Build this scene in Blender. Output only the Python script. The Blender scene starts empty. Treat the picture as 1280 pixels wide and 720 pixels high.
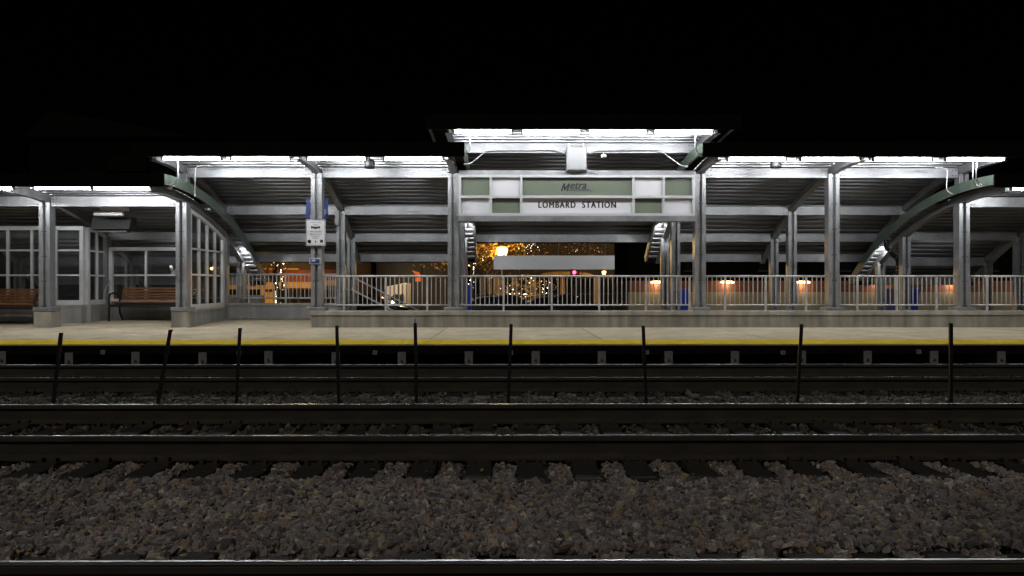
import bpy, bmesh, math, random
import numpy as np
from mathutils import Vector, Matrix

random.seed(7)
S = bpy.context.scene
COL = S.collection
R_ = math.radians

# ------------------------------------------------------------------ camera
F = 923.0                                   # focal length in 1280-wide pixels
TH = math.atan(6 / F)                       # the camera looks slightly to the right
CZ = 1.1                                    # lens height over the rail tops (z = 0)
cam = bpy.data.objects.new('camera', bpy.data.cameras.new('camera'))
COL.objects.link(cam)
cam.location = (0, 0, CZ)
cam.rotation_euler = (R_(90), 0, -TH)
cam.data.sensor_width = 36
cam.data.lens = 36 * F / 1280
cam.data.clip_start = 0.05
cam.data.clip_end = 900
S.camera = cam

# ------------------------------------------------------------------ night sky, added fill light, exposure
wd = bpy.data.worlds.new('World')
S.world = wd
wd.use_nodes = True
wn = wd.node_tree.nodes
bg = wn['Background']
sky = wn.new('ShaderNodeTexSky')
sky.sky_type = 'NISHITA'
sky.sun_disc = False
sky.sun_elevation = R_(46)
sky.sun_rotation = R_(190)
wd.node_tree.links.new(sky.outputs[0], bg.inputs[0])
bg.inputs[1].default_value = 0.00005
SUN = bpy.data.lights.new('fill_sun', 'SUN')
SUN.energy = 0.58
SUN.angle = R_(20)
SUN.color = (1.0, 0.93, 0.86)
sun = bpy.data.objects.new('fill_sun', SUN)
COL.objects.link(sun)
sun.rotation_euler = (R_(44), 0, R_(-10))   # added fill standing in for near platform lamps, from high behind the camera
S.view_settings.view_transform = 'Standard'
S.view_settings.look = 'None'
S.view_settings.exposure = 0
S.view_settings.gamma = 1
S.view_settings.use_curve_mapping = False
S.render.engine = 'CYCLES'
S.cycles.use_denoising = True
S.cycles.max_bounces = 8
S.cycles.sample_clamp_indirect = 6
TUBE = 142.0                                # radiance of the fluorescent tubes


def W(px, py, Y):
    """world x and z of a photo pixel (1280 x 720) at depth Y"""
    u, v = (px - 640) / F, (360 - py) / F
    X = Y * math.tan(TH + math.atan(u))
    d = Y * math.cos(TH) + X * math.sin(TH)
    return X, CZ + v * d


# ------------------------------------------------------------------ mesh helpers
class MB:
    def __init__(self):
        self.v, self.f, self.sm = [], [], []

    def add(self, vs, fs, smooth=False):
        n = len(self.v)
        self.v += [tuple(p) for p in vs]
        self.f += [tuple(i + n for i in f) for f in fs]
        self.sm += [smooth] * len(fs)
        return self

    def box(self, x0, x1, y0, y1, z0, z1):
        x0, x1 = min(x0, x1), max(x0, x1); y0, y1 = min(y0, y1), max(y0, y1); z0, z1 = min(z0, z1), max(z0, z1)
        return self.add([(x0, y0, z0), (x1, y0, z0), (x1, y1, z0), (x0, y1, z0),
                         (x0, y0, z1), (x1, y0, z1), (x1, y1, z1), (x0, y1, z1)],
                        [(0, 3, 2, 1), (4, 5, 6, 7), (0, 1, 5, 4), (1, 2, 6, 5), (2, 3, 7, 6), (3, 0, 4, 7)])

    def cbox(self, c, s):
        return self.box(c[0] - s[0] / 2, c[0] + s[0] / 2, c[1] - s[1] / 2, c[1] + s[1] / 2, c[2] - s[2] / 2, c[2] + s[2] / 2)

    def bbox(self, x0, x1, y0, y1, z0, z1, b=0.015):
        """box with chamfered edges"""
        bm = bmesh.new()
        bmesh.ops.create_cube(bm, size=1)
        for v in bm.verts:
            v.co = Vector(((x0 + x1) / 2 + v.co.x * (x1 - x0), (y0 + y1) / 2 + v.co.y * (y1 - y0), (z0 + z1) / 2 + v.co.z * (z1 - z0)))
        bmesh.ops.bevel(bm, geom=bm.edges[:], offset=b, segments=2, affect='EDGES', profile=0.5)
        bm.verts.index_update()
        self.add([v.co[:] for v in bm.verts], [[v.index for v in f.verts] for f in bm.faces])
        bm.free()
        return self

    def tube(self, pts, r, n=8, cap=True):
        """round tube through points; r one radius or one per point"""
        pts = [Vector(p) for p in pts]
        rs = r if isinstance(r, (list, tuple)) else [r] * len(pts)
        vs, fs = [], []
        up = Vector((0.31, 0.17, 0.93))
        for i, p in enumerate(pts):
            d = (pts[min(i + 1, len(pts) - 1)] - pts[max(i - 1, 0)]).normalized()
            a = d.cross(up)
            if a.length < 0.05:
                a = d.cross(Vector((1, 0, 0)))
            a.normalize(); b = d.cross(a)
            for k in range(n):
                t = 2 * math.pi * k / n
                vs.append(p + (a * math.cos(t) + b * math.sin(t)) * rs[i])
        for i in range(len(pts) - 1):
            for k in range(n):
                q = (k + 1) % n
                fs.append((i * n + k, i * n + q, (i + 1) * n + q, (i + 1) * n + k))
        self.add(vs, fs, True)
        if cap:
            m = len(pts) - 1
            self.add(vs[:n], [tuple(range(n))[::-1]]); self.add(vs[m * n:], [tuple(range(n))])
        return self

    def prism(self, prof, x0, x1, axis='x'):
        """closed profile swept along an axis; prof is (y,z) for x, (x,z) for y, (x,y) for z"""
        n = len(prof)
        def P(a, b, t):
            return {'x': (t, a, b), 'y': (a, t, b), 'z': (a, b, t)}[axis]
        vs = [P(a, b, x0) for a, b in prof] + [P(a, b, x1) for a, b in prof]
        fs = [(i, (i + 1) % n, (i + 1) % n + n, i + n) for i in range(n)]
        self.add(vs, fs)
        self.add(vs, [tuple(range(n))[::-1], tuple(range(n, 2 * n))])
        return self

    def build(self, name, mat, parent=None, loc=None):
        me = bpy.data.meshes.new(name)
        off = Vector((0, 0, 0))
        p = parent
        while p is not None:
            off += p.location; p = p.parent
        if loc is not None:
            off += Vector(loc)
        me.from_pydata([tuple(Vector(v) - off) for v in self.v], [], self.f)
        me.polygons.foreach_set('use_smooth', self.sm)
        bm = bmesh.new(); bm.from_mesh(me)
        bmesh.ops.remove_doubles(bm, verts=bm.verts[:], dist=1e-5) if len(bm.verts) < 60000 else None
        bmesh.ops.recalc_face_normals(bm, faces=bm.faces[:])
        bm.to_mesh(me); bm.free()
        me.materials.append(mat)
        o = bpy.data.objects.new(name, me)
        COL.objects.link(o)
        if parent is not None:
            o.parent = parent
        if loc is not None:
            o.location = loc
        return o


def tag(o, label=None, cat=None, group=None, kind=None):
    if label: o['label'] = label
    if cat: o['category'] = cat
    if group: o['group'] = group
    if kind: o['kind'] = kind
    return o


def thing(name, label, cat, loc=(0, 0, 0), group=None):
    o = bpy.data.objects.new(name, None)
    COL.objects.link(o)
    o.location = loc
    return tag(o, label, cat, group)


def dup(o, dx=0, dy=0, dz=0, label=None, rz=None, parent=None):
    c = o.copy(); COL.objects.link(c)
    if parent is not None:
        c.parent = parent
    else:
        c.location = o.location + Vector((dx, dy, dz))
        if rz is not None: c.rotation_euler.z = rz
        if label: c['label'] = label
    for ch in o.children:
        if ch.name in COL.objects:
            dup(ch, parent=c)
    return c


# ------------------------------------------------------------------ materials
def new_mat(name):
    m = bpy.data.materials.new(name)
    m.use_nodes = True
    return m, m.node_tree.nodes, m.node_tree.links, m.node_tree.nodes['Principled BSDF']


def mat(name, col, rough=0.6, metal=0.0, var=0.25, scale=6.0, stretch=(1, 1, 1), bump=0.0, bscale=40.0, col2=None, rvar=0.0, detail=6, lo=0.3, hi=0.7):
    m, N, L, B = new_mat(name)
    tc = N.new('ShaderNodeTexCoord'); mp = N.new('ShaderNodeMapping')
    mp.inputs['Scale'].default_value = stretch
    L.new(tc.outputs['Object'], mp.inputs[0])
    no = N.new('ShaderNodeTexNoise'); no.inputs['Scale'].default_value = scale; no.inputs['Detail'].default_value = detail
    L.new(mp.outputs[0], no.inputs[0])
    cr = N.new('ShaderNodeValToRGB')
    cr.color_ramp.elements[0].position = lo; cr.color_ramp.elements[1].position = hi
    c2 = col2 or tuple(c * (1 - var) for c in col)
    cr.color_ramp.elements[0].color = (*c2, 1)
    cr.color_ramp.elements[1].color = (*(min(1, c * (1 + var * 0.5)) for c in col), 1)
    L.new(no.outputs[0], cr.inputs[0]); L.new(cr.outputs[0], B.inputs['Base Color'])
    B.inputs['Metallic'].default_value = metal
    B.inputs['Roughness'].default_value = rough
    if rvar:
        mr = N.new('ShaderNodeMapRange')
        mr.inputs['To Min'].default_value = max(0.03, rough - rvar); mr.inputs['To Max'].default_value = min(1, rough + rvar)
        L.new(no.outputs[0], mr.inputs[0]); L.new(mr.outputs[0], B.inputs['Roughness'])
    if bump:
        n2 = N.new('ShaderNodeTexNoise'); n2.inputs['Scale'].default_value = bscale; n2.inputs['Detail'].default_value = 5
        L.new(mp.outputs[0], n2.inputs[0])
        bp = N.new('ShaderNodeBump'); bp.inputs['Strength'].default_value = bump; bp.inputs['Distance'].default_value = 0.02
        L.new(n2.outputs[0], bp.inputs['Height']); L.new(bp.outputs[0], B.inputs['Normal'])
    return m


def emit(name, col, strength):
    m, N, L, B = new_mat(name)
    B.inputs['Base Color'].default_value = (0.6, 0.6, 0.6, 1)
    B.inputs['Emission Color'].default_value = (*col, 1)
    B.inputs['Emission Strength'].default_value = strength
    return m


def galv(name, base, metal, rough, sc=9):
    """galvanised steel: spangle, runs and dull patches"""
    m, N, L, B = new_mat(name)
    tc = N.new('ShaderNodeTexCoord')
    vo = N.new('ShaderNodeTexVoronoi'); vo.inputs['Scale'].default_value = 38
    no = N.new('ShaderNodeTexNoise'); no.inputs['Scale'].default_value = sc * 0.4; no.inputs['Detail'].default_value = 7
    L.new(tc.outputs['Object'], vo.inputs[0]); L.new(tc.outputs['Object'], no.inputs[0])
    cr = N.new('ShaderNodeValToRGB')
    cr.color_ramp.elements[0].position = 0.32; cr.color_ramp.elements[1].position = 0.68
    cr.color_ramp.elements[0].color = (*(c * 0.78 for c in base), 1)
    cr.color_ramp.elements[1].color = (*(min(1, c * 1.12) for c in base), 1)
    L.new(no.outputs[0], cr.inputs[0])
    mx = N.new('ShaderNodeMix'); mx.data_type = 'RGBA'; mx.blend_type = 'MULTIPLY'
    mx.inputs[0].default_value = 0.22
    L.new(cr.outputs[0], mx.inputs[6]); L.new(vo.outputs['Color'], mx.inputs[7])
    hs = N.new('ShaderNodeHueSaturation'); hs.inputs['Saturation'].default_value = 0.25
    L.new(mx.outputs[2], hs.inputs['Color']); L.new(hs.outputs[0], B.inputs['Base Color'])
    mr = N.new('ShaderNodeMapRange'); mr.inputs['To Min'].default_value = rough - 0.1; mr.inputs['To Max'].default_value = rough + 0.15
    L.new(no.outputs[0], mr.inputs[0]); L.new(mr.outputs[0], B.inputs['Roughness'])
    B.inputs['Metallic'].default_value = metal
    return m


def brick_mat(name, c1, c2, mortar, bw=0.22, bh=0.075):
    m, N, L, B = new_mat(name)
    tc = N.new('ShaderNodeTexCoord'); mp = N.new('ShaderNodeMapping')
    mp.inputs['Rotation'].default_value = (R_(-90), 0, 0)
    L.new(tc.outputs['Object'], mp.inputs[0])
    b = N.new('ShaderNodeTexBrick')
    b.inputs['Scale'].default_value = 1.0
    b.inputs['Brick Width'].default_value = bw; b.inputs['Row Height'].default_value = bh
    b.inputs['Mortar Size'].default_value = 0.008
    b.inputs['Color1'].default_value = (*c1, 1); b.inputs['Color2'].default_value = (*c2, 1); b.inputs['Mortar'].default_value = (*mortar, 1)
    L.new(mp.outputs[0], b.inputs[0]); L.new(b.outputs[0], B.inputs['Base Color'])
    B.inputs['Roughness'].default_value = 0.9
    return m


def glass_mat(name, tint=(0.92, 0.95, 0.95), extra=0.05):
    m, N, L, B = new_mat(name)
    N.remove(B)
    t = N.new('ShaderNodeBsdfTransparent'); t.inputs[0].default_value = (*tint, 1)
    g = N.new('ShaderNodeBsdfGlossy'); g.inputs['Roughness'].default_value = 0.03
    fr = N.new('ShaderNodeFresnel'); fr.inputs[0].default_value = 1.5
    ad = N.new('ShaderNodeMath'); ad.operation = 'ADD'; ad.inputs[1].default_value = extra
    mx = N.new('ShaderNodeMixShader')
    L.new(fr.outputs[0], ad.inputs[0]); L.new(ad.outputs[0], mx.inputs[0])
    L.new(t.outputs[0], mx.inputs[1]); L.new(g.outputs[0], mx.inputs[2])
    df = N.new('ShaderNodeBsdfDiffuse'); df.inputs[0].default_value = (0.5, 0.51, 0.5, 1)
    m2 = N.new('ShaderNodeMixShader'); m2.inputs[0].default_value = 0.03
    L.new(mx.outputs[0], m2.inputs[1]); L.new(df.outputs[0], m2.inputs[2])
    L.new(m2.outputs[0], N['Material Output'].inputs[0])
    return m


def concrete_mat(name, base, streak=0.35, speck=0.25, joints=None):
    """cast concrete: blotches, vertical runs, aggregate specks; joints = (pitch, offset) cut along x"""
    m, N, L, B = new_mat(name)
    tc = N.new('ShaderNodeTexCoord')
    a = N.new('ShaderNodeTexNoise'); a.inputs['Scale'].default_value = 1.3; a.inputs['Detail'].default_value = 9; a.inputs['Roughness'].default_value = 0.65
    L.new(tc.outputs['Object'], a.inputs[0])
    mp = N.new('ShaderNodeMapping'); mp.inputs['Scale'].default_value = (2.6, 2.6, 0.25)
    L.new(tc.outputs['Object'], mp.inputs[0])
    s = N.new('ShaderNodeTexNoise'); s.inputs['Scale'].default_value = 1.6; s.inputs['Detail'].default_value = 6
    L.new(mp.outputs[0], s.inputs[0])
    p = N.new('ShaderNodeTexNoise'); p.inputs['Scale'].default_value = 90; p.inputs['Detail'].default_value = 2
    L.new(tc.outputs['Object'], p.inputs[0])
    def rng(src, lo, hi, a0=0.3, a1=0.7):
        r = N.new('ShaderNodeMapRange'); r.inputs['From Min'].default_value = a0; r.inputs['From Max'].default_value = a1
        r.inputs['To Min'].default_value = lo; r.inputs['To Max'].default_value = hi
        L.new(src, r.inputs[0]); return r.outputs[0]
    def mul(x, y):
        k = N.new('ShaderNodeMath'); k.operation = 'MULTIPLY'; L.new(x, k.inputs[0]); L.new(y, k.inputs[1]); return k.outputs[0]
    f = mul(mul(rng(a.outputs[0], 0.68, 1.15), rng(s.outputs[0], 1 - streak, 1.1)), rng(p.outputs[0], 1 - speck, 1 + speck * 0.6))
    vm = N.new('ShaderNodeVectorMath'); vm.operation = 'SCALE'
    vm.inputs[0].default_value = base
    L.new(f, vm.inputs['Scale'])
    L.new(vm.outputs[0], B.inputs['Base Color'])
    B.inputs['Roughness'].default_value = 0.85
    bp = N.new('ShaderNodeBump'); bp.inputs['Strength'].default_value = 0.25; bp.inputs['Distance'].default_value = 0.01
    L.new(p.outputs[0], bp.inputs['Height']); L.new(bp.outputs[0], B.inputs['Normal'])
    return m


M = {}
M['galv'] = galv('galvanised steel', (0.265, 0.30, 0.35), 0.50, 0.38)
M['deck'] = mat('corrugated deck steel', (0.36, 0.37, 0.385), 0.30, 0.75, 0.12, 1.5, detail=2)
M['conduit'] = mat('conduit steel', (0.62, 0.63, 0.64), 0.4, 0.5, 0.1)
M['railgalv'] = galv('railing steel', (0.52, 0.54, 0.57), 0.3, 0.4)
M['alu'] = mat('aluminium frame', (0.74, 0.75, 0.77), 0.42, 0.35, 0.08)
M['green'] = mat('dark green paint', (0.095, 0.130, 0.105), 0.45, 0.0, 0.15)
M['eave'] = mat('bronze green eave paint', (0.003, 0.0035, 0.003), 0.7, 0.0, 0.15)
M['bolt'] = mat('bolt heads', (0.10, 0.10, 0.105), 0.5, 0.6, 0.3)
M['platform'] = concrete_mat('platform concrete', (0.49, 0.42, 0.295), 0.16, 0.2)
M['wall'] = concrete_mat('cast wall concrete', (0.32, 0.30, 0.25), 0.55, 0.22)
M['coping'] = concrete_mat('coping concrete', (0.36, 0.35, 0.31), 0.35, 0.2)
M['shelter_wall'] = concrete_mat('painted shelter wall', (0.31, 0.31, 0.30), 0.3, 0.15)
M['black'] = mat('black steel', (0.012, 0.012, 0.012), 0.5, 0.3, 0.3)
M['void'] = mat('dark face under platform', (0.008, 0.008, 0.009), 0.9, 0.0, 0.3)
M['bracket'] = mat('grey bracket', (0.20, 0.20, 0.20), 0.8, 0.0, 0.3, 20)
M['rail'] = mat('rusty rail', (0.045, 0.037, 0.026), 0.8, 0.2, 0.4, 14, (0.3, 1, 1))
M['railtop'] = mat('polished rail head', (0.50, 0.50, 0.50), 0.30, 1.0, 0.6, 3, (0.35, 4, 1), rvar=0.12)
M['tie'] = mat('creosoted timber', (0.026, 0.022, 0.019), 0.9, 0.0, 0.6, 14, (1, 6, 6), bump=0.5, bscale=12)
M['bed'] = mat('packed ballast bed', (0.07, 0.062, 0.055), 0.95, 0.0, 0.6, 30, bump=1.0, bscale=30)
M['earth'] = mat('dark earth', (0.05, 0.05, 0.045), 0.95, 0.0, 0.4, 0.5)
M['asphalt'] = mat('asphalt', (0.05, 0.05, 0.05), 0.85, 0.0, 0.3, 3)
M['kerb'] = mat('kerb concrete', (0.3, 0.29, 0.27), 0.85, 0.0, 0.2, 3)
M['white_line'] = mat('road paint', (0.7, 0.7, 0.66), 0.7, 0, 0.2)
M['wood'] = mat('bench timber', (0.20, 0.088, 0.03), 0.5, 0.0, 0.5, 5, (1.2, 14, 14))
M['sign_white'] = mat('sign white panel', (0.55, 0.55, 0.57), 0.5, 0, 0.03, 1)
M['sign_green'] = mat('sign green panel', (0.115, 0.138, 0.10), 0.5, 0, 0.06, 1)
M['sign_frame'] = mat('sign frame', (0.52, 0.53, 0.55), 0.4, 0.3, 0.06)
M['ink'] = mat('sign ink', (0.012, 0.012, 0.013), 0.6, 0, 0.1)
M['ink_grey'] = mat('sign grey ink', (0.07, 0.08, 0.07), 0.6, 0, 0.1)
M['blue'] = mat('blue sign paint', (0.010, 0.030, 0.15), 0.45, 0, 0.1)
M['white'] = mat('white paint', (0.75, 0.75, 0.75), 0.5, 0, 0.05)
M['boxgrey'] = mat('electrical box grey', (0.30, 0.31, 0.32), 0.45, 0.1, 0.06, 3)
M['panel_back'] = mat('sign back grey', (0.58, 0.58, 0.59), 0.5, 0.1, 0.05, 2)
M['bin'] = mat('blue bin plastic', (0.02, 0.06, 0.50), 0.4, 0, 0.12)
M['pod'] = mat('dark grey speaker shell', (0.013, 0.013, 0.015), 0.5, 0.0, 0.1)
M['tube'] = emit('fluorescent tube', (0.965, 0.98, 1.0), TUBE)
M['rear_tube'] = emit('rear fluorescent tube', (0.965, 0.98, 1.0), TUBE * 0.06)
M['housing'] = mat('fixture housing', (0.16, 0.16, 0.16), 0.6, 0.1, 0.1)
M['glass'] = glass_mat('shelter glass')
M['darkglass'] = mat('dark window glass', (0.012, 0.012, 0.014), 0.08, 0, 0.2)
M['heater'] = mat('heater casing', (0.04, 0.04, 0.04), 0.4, 0.5, 0.1)
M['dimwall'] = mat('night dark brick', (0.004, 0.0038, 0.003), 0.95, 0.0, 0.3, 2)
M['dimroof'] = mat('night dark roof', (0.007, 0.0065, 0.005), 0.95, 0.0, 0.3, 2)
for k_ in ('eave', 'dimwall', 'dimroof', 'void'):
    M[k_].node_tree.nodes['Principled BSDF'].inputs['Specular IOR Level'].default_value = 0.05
M['bark'] = mat('bark', (0.05, 0.04, 0.03), 0.95, 0, 0.5, 8, (4, 4, 0.8), bump=0.5)
M['leaf_autumn'] = mat('autumn leaves', (0.42, 0.25, 0.035), 0.8, 0, 0.5, 2.5, col2=(0.13, 0.08, 0.015))
M['fallen'] = mat('fallen leaf', (0.26, 0.17, 0.035), 0.85, 0, 0.6, 3, col2=(0.09, 0.045, 0.015))
M['bulb'] = emit('fairy bulb', (1.0, 0.86, 0.62), 9.0)
M['sodium'] = emit('lantern glow', (1.0, 0.55, 0.14), 5.5)
M['sconce'] = emit('sconce glow', (1.0, 0.55, 0.25), 9.0)
M['red_lamp'] = emit('red signal', (1.0, 0.03, 0.10), 9.0)
M['head_lamp'] = emit('head lamp', (1.0, 0.95, 0.88), 12.0)
M['warm_win'] = emit('lit shop window', (1.0, 0.72, 0.42), 0.15)
M['brick'] = brick_mat('red brick', (0.22, 0.072, 0.026), (0.16, 0.05, 0.02), (0.14, 0.10, 0.07))
M['tanbrick'] = brick_mat('tan brick', (0.07, 0.042, 0.019), (0.05, 0.03, 0.015), (0.05, 0.04, 0.03))
M['cream'] = mat('cream stone base', (0.31, 0.285, 0.195), 0.85, 0, 0.12, 2)
M['stone'] = mat('limestone band', (0.46, 0.27, 0.08), 0.8, 0, 0.2, 3)
M['redbrown'] = mat('red brown fascia boards', (0.22, 0.048, 0.02), 0.7, 0, 0.3, 4)
M['darkwall'] = mat('dark siding', (0.03, 0.028, 0.025), 0.9, 0, 0.3, 2)
M['roof_dark'] = mat('dark shingle roof', (0.03, 0.03, 0.03), 0.9, 0, 0.3, 4)
M['orange'] = mat('orange cloth', (0.55, 0.13, 0.03), 0.8, 0, 0.2, 4)
M['car_black'] = mat('black car paint', (0.01, 0.01, 0.012), 0.2, 0.2, 0.05)
M['car_tan'] = mat('tan car paint', (0.25, 0.17, 0.06), 0.25, 0.2, 0.05)
M['car_silver'] = mat('silver car paint', (0.35, 0.35, 0.36), 0.25, 0.5, 0.05)
M['tyre'] = mat('tyre rubber', (0.012, 0.012, 0.012), 0.9)

# tactile yellow with domes
m, N, L, B = new_mat('tactile yellow')
tc = N.new('ShaderNodeTexCoord')
vo = N.new('ShaderNodeTexVoronoi'); vo.inputs['Scale'].default_value = 16; vo.inputs['Randomness'].default_value = 0.0
no = N.new('ShaderNodeTexNoise'); no.inputs['Scale'].default_value = 3.0; no.inputs['Detail'].default_value = 8
L.new(tc.outputs['Object'], vo.inputs[0]); L.new(tc.outputs['Object'], no.inputs[0])
cr = N.new('ShaderNodeValToRGB')
cr.color_ramp.elements[0].position = 0.3; cr.color_ramp.elements[0].color = (0.50, 0.36, 0.010, 1)
cr.color_ramp.elements[1].position = 0.65; cr.color_ramp.elements[1].color = (0.69, 0.51, 0.012, 1)
L.new(no.outputs[0], cr.inputs[0]); L.new(cr.outputs[0], B.inputs['Base Color'])
bp = N.new('ShaderNodeBump'); bp.invert = True; bp.inputs['Strength'].default_value = 0.25; bp.inputs['Distance'].default_value = 0.01
L.new(vo.outputs['Distance'], bp.inputs['Height']); L.new(bp.outputs[0], B.inputs['Normal'])
B.inputs['Roughness'].default_value = 0.9
B.inputs['Specular IOR Level'].default_value = 0.15
M['yellow'] = m

# ballast stones: one tone per stone
m, N, L, B = new_mat('ballast stone')
ge = N.new('ShaderNodeNewGeometry'); cr = N.new('ShaderNodeValToRGB')
el = cr.color_ramp.elements
cols = [(0.0, (0.075, 0.064, 0.063)), (0.25, (0.16, 0.130, 0.128)), (0.45, (0.225, 0.185, 0.182)), (0.6, (0.285, 0.235, 0.232)),
        (0.74, (0.205, 0.205, 0.21)), (0.84, (0.30, 0.20, 0.16)), (0.92, (0.30, 0.225, 0.125)), (0.97, (0.46, 0.41, 0.36))]
el[0].position, el[0].color = cols[0][0], (*cols[0][1], 1)
el[1].position, el[1].color = cols[-1][0], (*cols[-1][1], 1)
for p, c in cols[1:-1]:
    e = el.new(p); e.color = (*c, 1)
L.new(ge.outputs['Random Per Island'], cr.inputs[0])
tc = N.new('ShaderNodeTexCoord'); no = N.new('ShaderNodeTexNoise'); no.inputs['Scale'].default_value = 70; no.inputs['Detail'].default_value = 4
L.new(tc.outputs['Object'], no.inputs[0])
mr = N.new('ShaderNodeMapRange'); mr.inputs['From Min'].default_value = 0.3; mr.inputs['From Max'].default_value = 0.7
mr.inputs['To Min'].default_value = 0.6; mr.inputs['To Max'].default_value = 1.2
L.new(no.outputs[0], mr.inputs[0])
big = N.new('ShaderNodeTexNoise'); big.inputs['Scale'].default_value = 0.9; big.inputs['Detail'].default_value = 3
L.new(tc.outputs['Object'], big.inputs[0])
mr2 = N.new('ShaderNodeMapRange'); mr2.inputs['From Min'].default_value = 0.35; mr2.inputs['From Max'].default_value = 0.65
mr2.inputs['To Min'].default_value = 0.7; mr2.inputs['To Max'].default_value = 1.1
L.new(big.outputs[0], mr2.inputs[0])
mu = N.new('ShaderNodeMath'); mu.operation = 'MULTIPLY'; L.new(mr.outputs[0], mu.inputs[0]); L.new(mr2.outputs[0], mu.inputs[1])
vm = N.new('ShaderNodeVectorMath'); vm.operation = 'SCALE'
gn = N.new('ShaderNodeVectorMath'); gn.operation = 'MULTIPLY'; gn.inputs[1].default_value = (1.10, 1.15, 1.10)
L.new(cr.outputs[0], gn.inputs[0]); L.new(gn.outputs[0], vm.inputs[0]); L.new(mu.outputs[0], vm.inputs['Scale']); L.new(vm.outputs[0], B.inputs['Base Color'])
B.inputs['Roughness'].default_value = 0.85
M['stone_ballast'] = m
m2 = m.copy(); m2.name = 'dimmed ballast stone'  # darker copy: weaker light on the far tracks put into the stone colour
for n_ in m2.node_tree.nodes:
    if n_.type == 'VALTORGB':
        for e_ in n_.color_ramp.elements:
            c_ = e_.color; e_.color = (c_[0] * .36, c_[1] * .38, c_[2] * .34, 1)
M['oily_ballast'] = m2  # no oil: the same stone, darkened for weaker light on the far tracks

# ------------------------------------------------------------------ setting: ground, ballast bed, platform, street
GZ = -0.62


def struct(name, mb, mt, label=None):
    o = mb.build(name, mt)
    o['kind'] = 'structure'
    if label: o['label'] = label
    return o


def sheet(x0, x1, y0, y1, z):
    return MB().add([(x0, y0, z), (x1, y0, z), (x1, y1, z), (x0, y1, z)], [(0, 1, 2, 3)])


struct('ground', sheet(-350, 350, -60, 600, GZ), M['earth'], 'dark ground around the station')
struct('track_bed', MB().prism([(-4, GZ + .01), (-4, -.26), (12.0, -.26), (12.0, GZ + .01)], -60, 60), M['bed'], 'packed ballast bed under the tracks')
struct('road', sheet(-200, 200, 30.5, 41, GZ + .01), M['asphalt'], 'street behind the station')
struct('pavement', MB().box(-200, 200, 41, 46, GZ - .05, GZ + .13), M['kerb'], 'pavement in front of the shops')
rm = MB()
for i in range(-30, 30):
    rm.box(i * 3.0, i * 3.0 + 1.2, 35.7, 35.82, GZ + .012, GZ + .016)
struct('road_markings', rm, M['white_line'], 'dashed white line on the street')

YE = 11.30                       # platform edge
PZ = 0.233
YW = 16.22                       # front face of the railing wall
XL = W(389, 400, YW)[0]          # left end of the railing wall
FZ = 0.31
# platform in slabs with real open joints
pj = [-34.0]
x = -33.2
while x < 34:
    pj.append(x); x += 2.9
pj.append(34.0)
pm = MB()
for a, b in zip(pj[:-1], pj[1:]):
    pm.box(a + .010, b - .010, YE, YW + .3, PZ - .14, PZ)
struct('platform', pm, M['platform'], 'beige concrete station platform')
pf = MB().prism([(YW + .3, -.3), (YW + .3, PZ), (18.7, FZ), (22.5, FZ), (22.5, -.3)], -34, XL + .1)
struct('platform_ramp', pf, M['platform'], 'platform floor rising towards the shelters')
pb = MB().box(XL + .1, -3.4, YW + .3, 22.5, -.3, .25).box(-3.4, 3.2, 18.3, 22.5, -.3, .25).box(3.2, 34, YW + .3, 22.5, -.3, .25)
struct('rear_floor', pb, M['platform'], 'concrete floor behind the railing')
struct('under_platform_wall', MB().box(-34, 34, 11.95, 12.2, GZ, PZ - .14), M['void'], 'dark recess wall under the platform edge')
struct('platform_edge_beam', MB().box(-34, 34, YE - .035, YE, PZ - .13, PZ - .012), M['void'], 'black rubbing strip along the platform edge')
ym = MB()
x = -34
while x < 34:
    ym.box(x + .003, x + .607, YE + .004, 12.30, PZ + .002, PZ + .008); x += .61
struct('tactile_strip', ym, M['yellow'], 'yellow tactile strip along the platform edge')

# ------------------------------------------------------------------ tracks
RAIL_Y = [2.97, 5.51, 6.99, 9.10, 10.63]
rlab = ['polished rail of the nearest track, cut by the bottom of the picture',
        'near rail of the middle track, its dark side over the sleeper ends',
        'far rail of the middle track with a bright top in front of the black posts',
        'dull near rail of the track beside the platform',
        'bright far rail right under the platform edge']


def rail_profile(y):
    h = [(-.07, -.172), (.07, -.172), (.07, -.160), (.012, -.135), (.010, -.045), (.035, -.034), (.036, -.008), (.027, 0),
         (-.027, 0), (-.036, -.008), (-.035, -.034), (-.010, -.045), (-.012, -.135), (-.07, -.160)]
    return [(y + a, b) for a, b in h]


for y, lb in zip(RAIL_Y, rlab):
    t = thing('rail', lb, 'rail', (0, y, -.17), 'rails of the three tracks')
    MB().prism(rail_profile(y), -45, 45).build('rail_body', M['rail'], t)
    hw = {2.97: .011, 5.51: .009, 6.99: .018, 9.10: .006, 10.63: .033}[y]
    yo = 0 if hw > .02 else .009
    MB().prism([(y + yo - hw, .0005), (y + yo + hw, .0005), (y + yo + hw - .003, .002), (y + yo - hw + .003, .002)], -45, 45).build('running_surface', M['railtop'], t)
    MB().prism([(y - .0345, -.0045), (y - .0295, -.0015), (y - .0285, .0005), (y - .0355, -.0035)], -45, 45).build('gauge_corner', M['railtop'], t)


def make_tie(x, yc, label, group):
    t = thing('railway_sleeper', label, 'sleeper', (x, yc, -.36), group)
    MB().bbox(x - .093, x + .093, yc - 1.29, yc + 1.29, -.35, -.186, .012).build('beam', M['tie'], t)
    for s in (-1, 1):
        b = MB().box(x - .085, x + .085, yc + s * .745 - .17, yc + s * .745 + .17, -.190, -.1735)
        for dx in (-.05, .05):
            for dy in (-.1, .1):
                b.cbox((x + dx, yc + s * .745 + dy, -.160), (.03, .04, .035))
        b.build('tie_plate', M['rail'], t)
    return t


TIE = []


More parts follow.
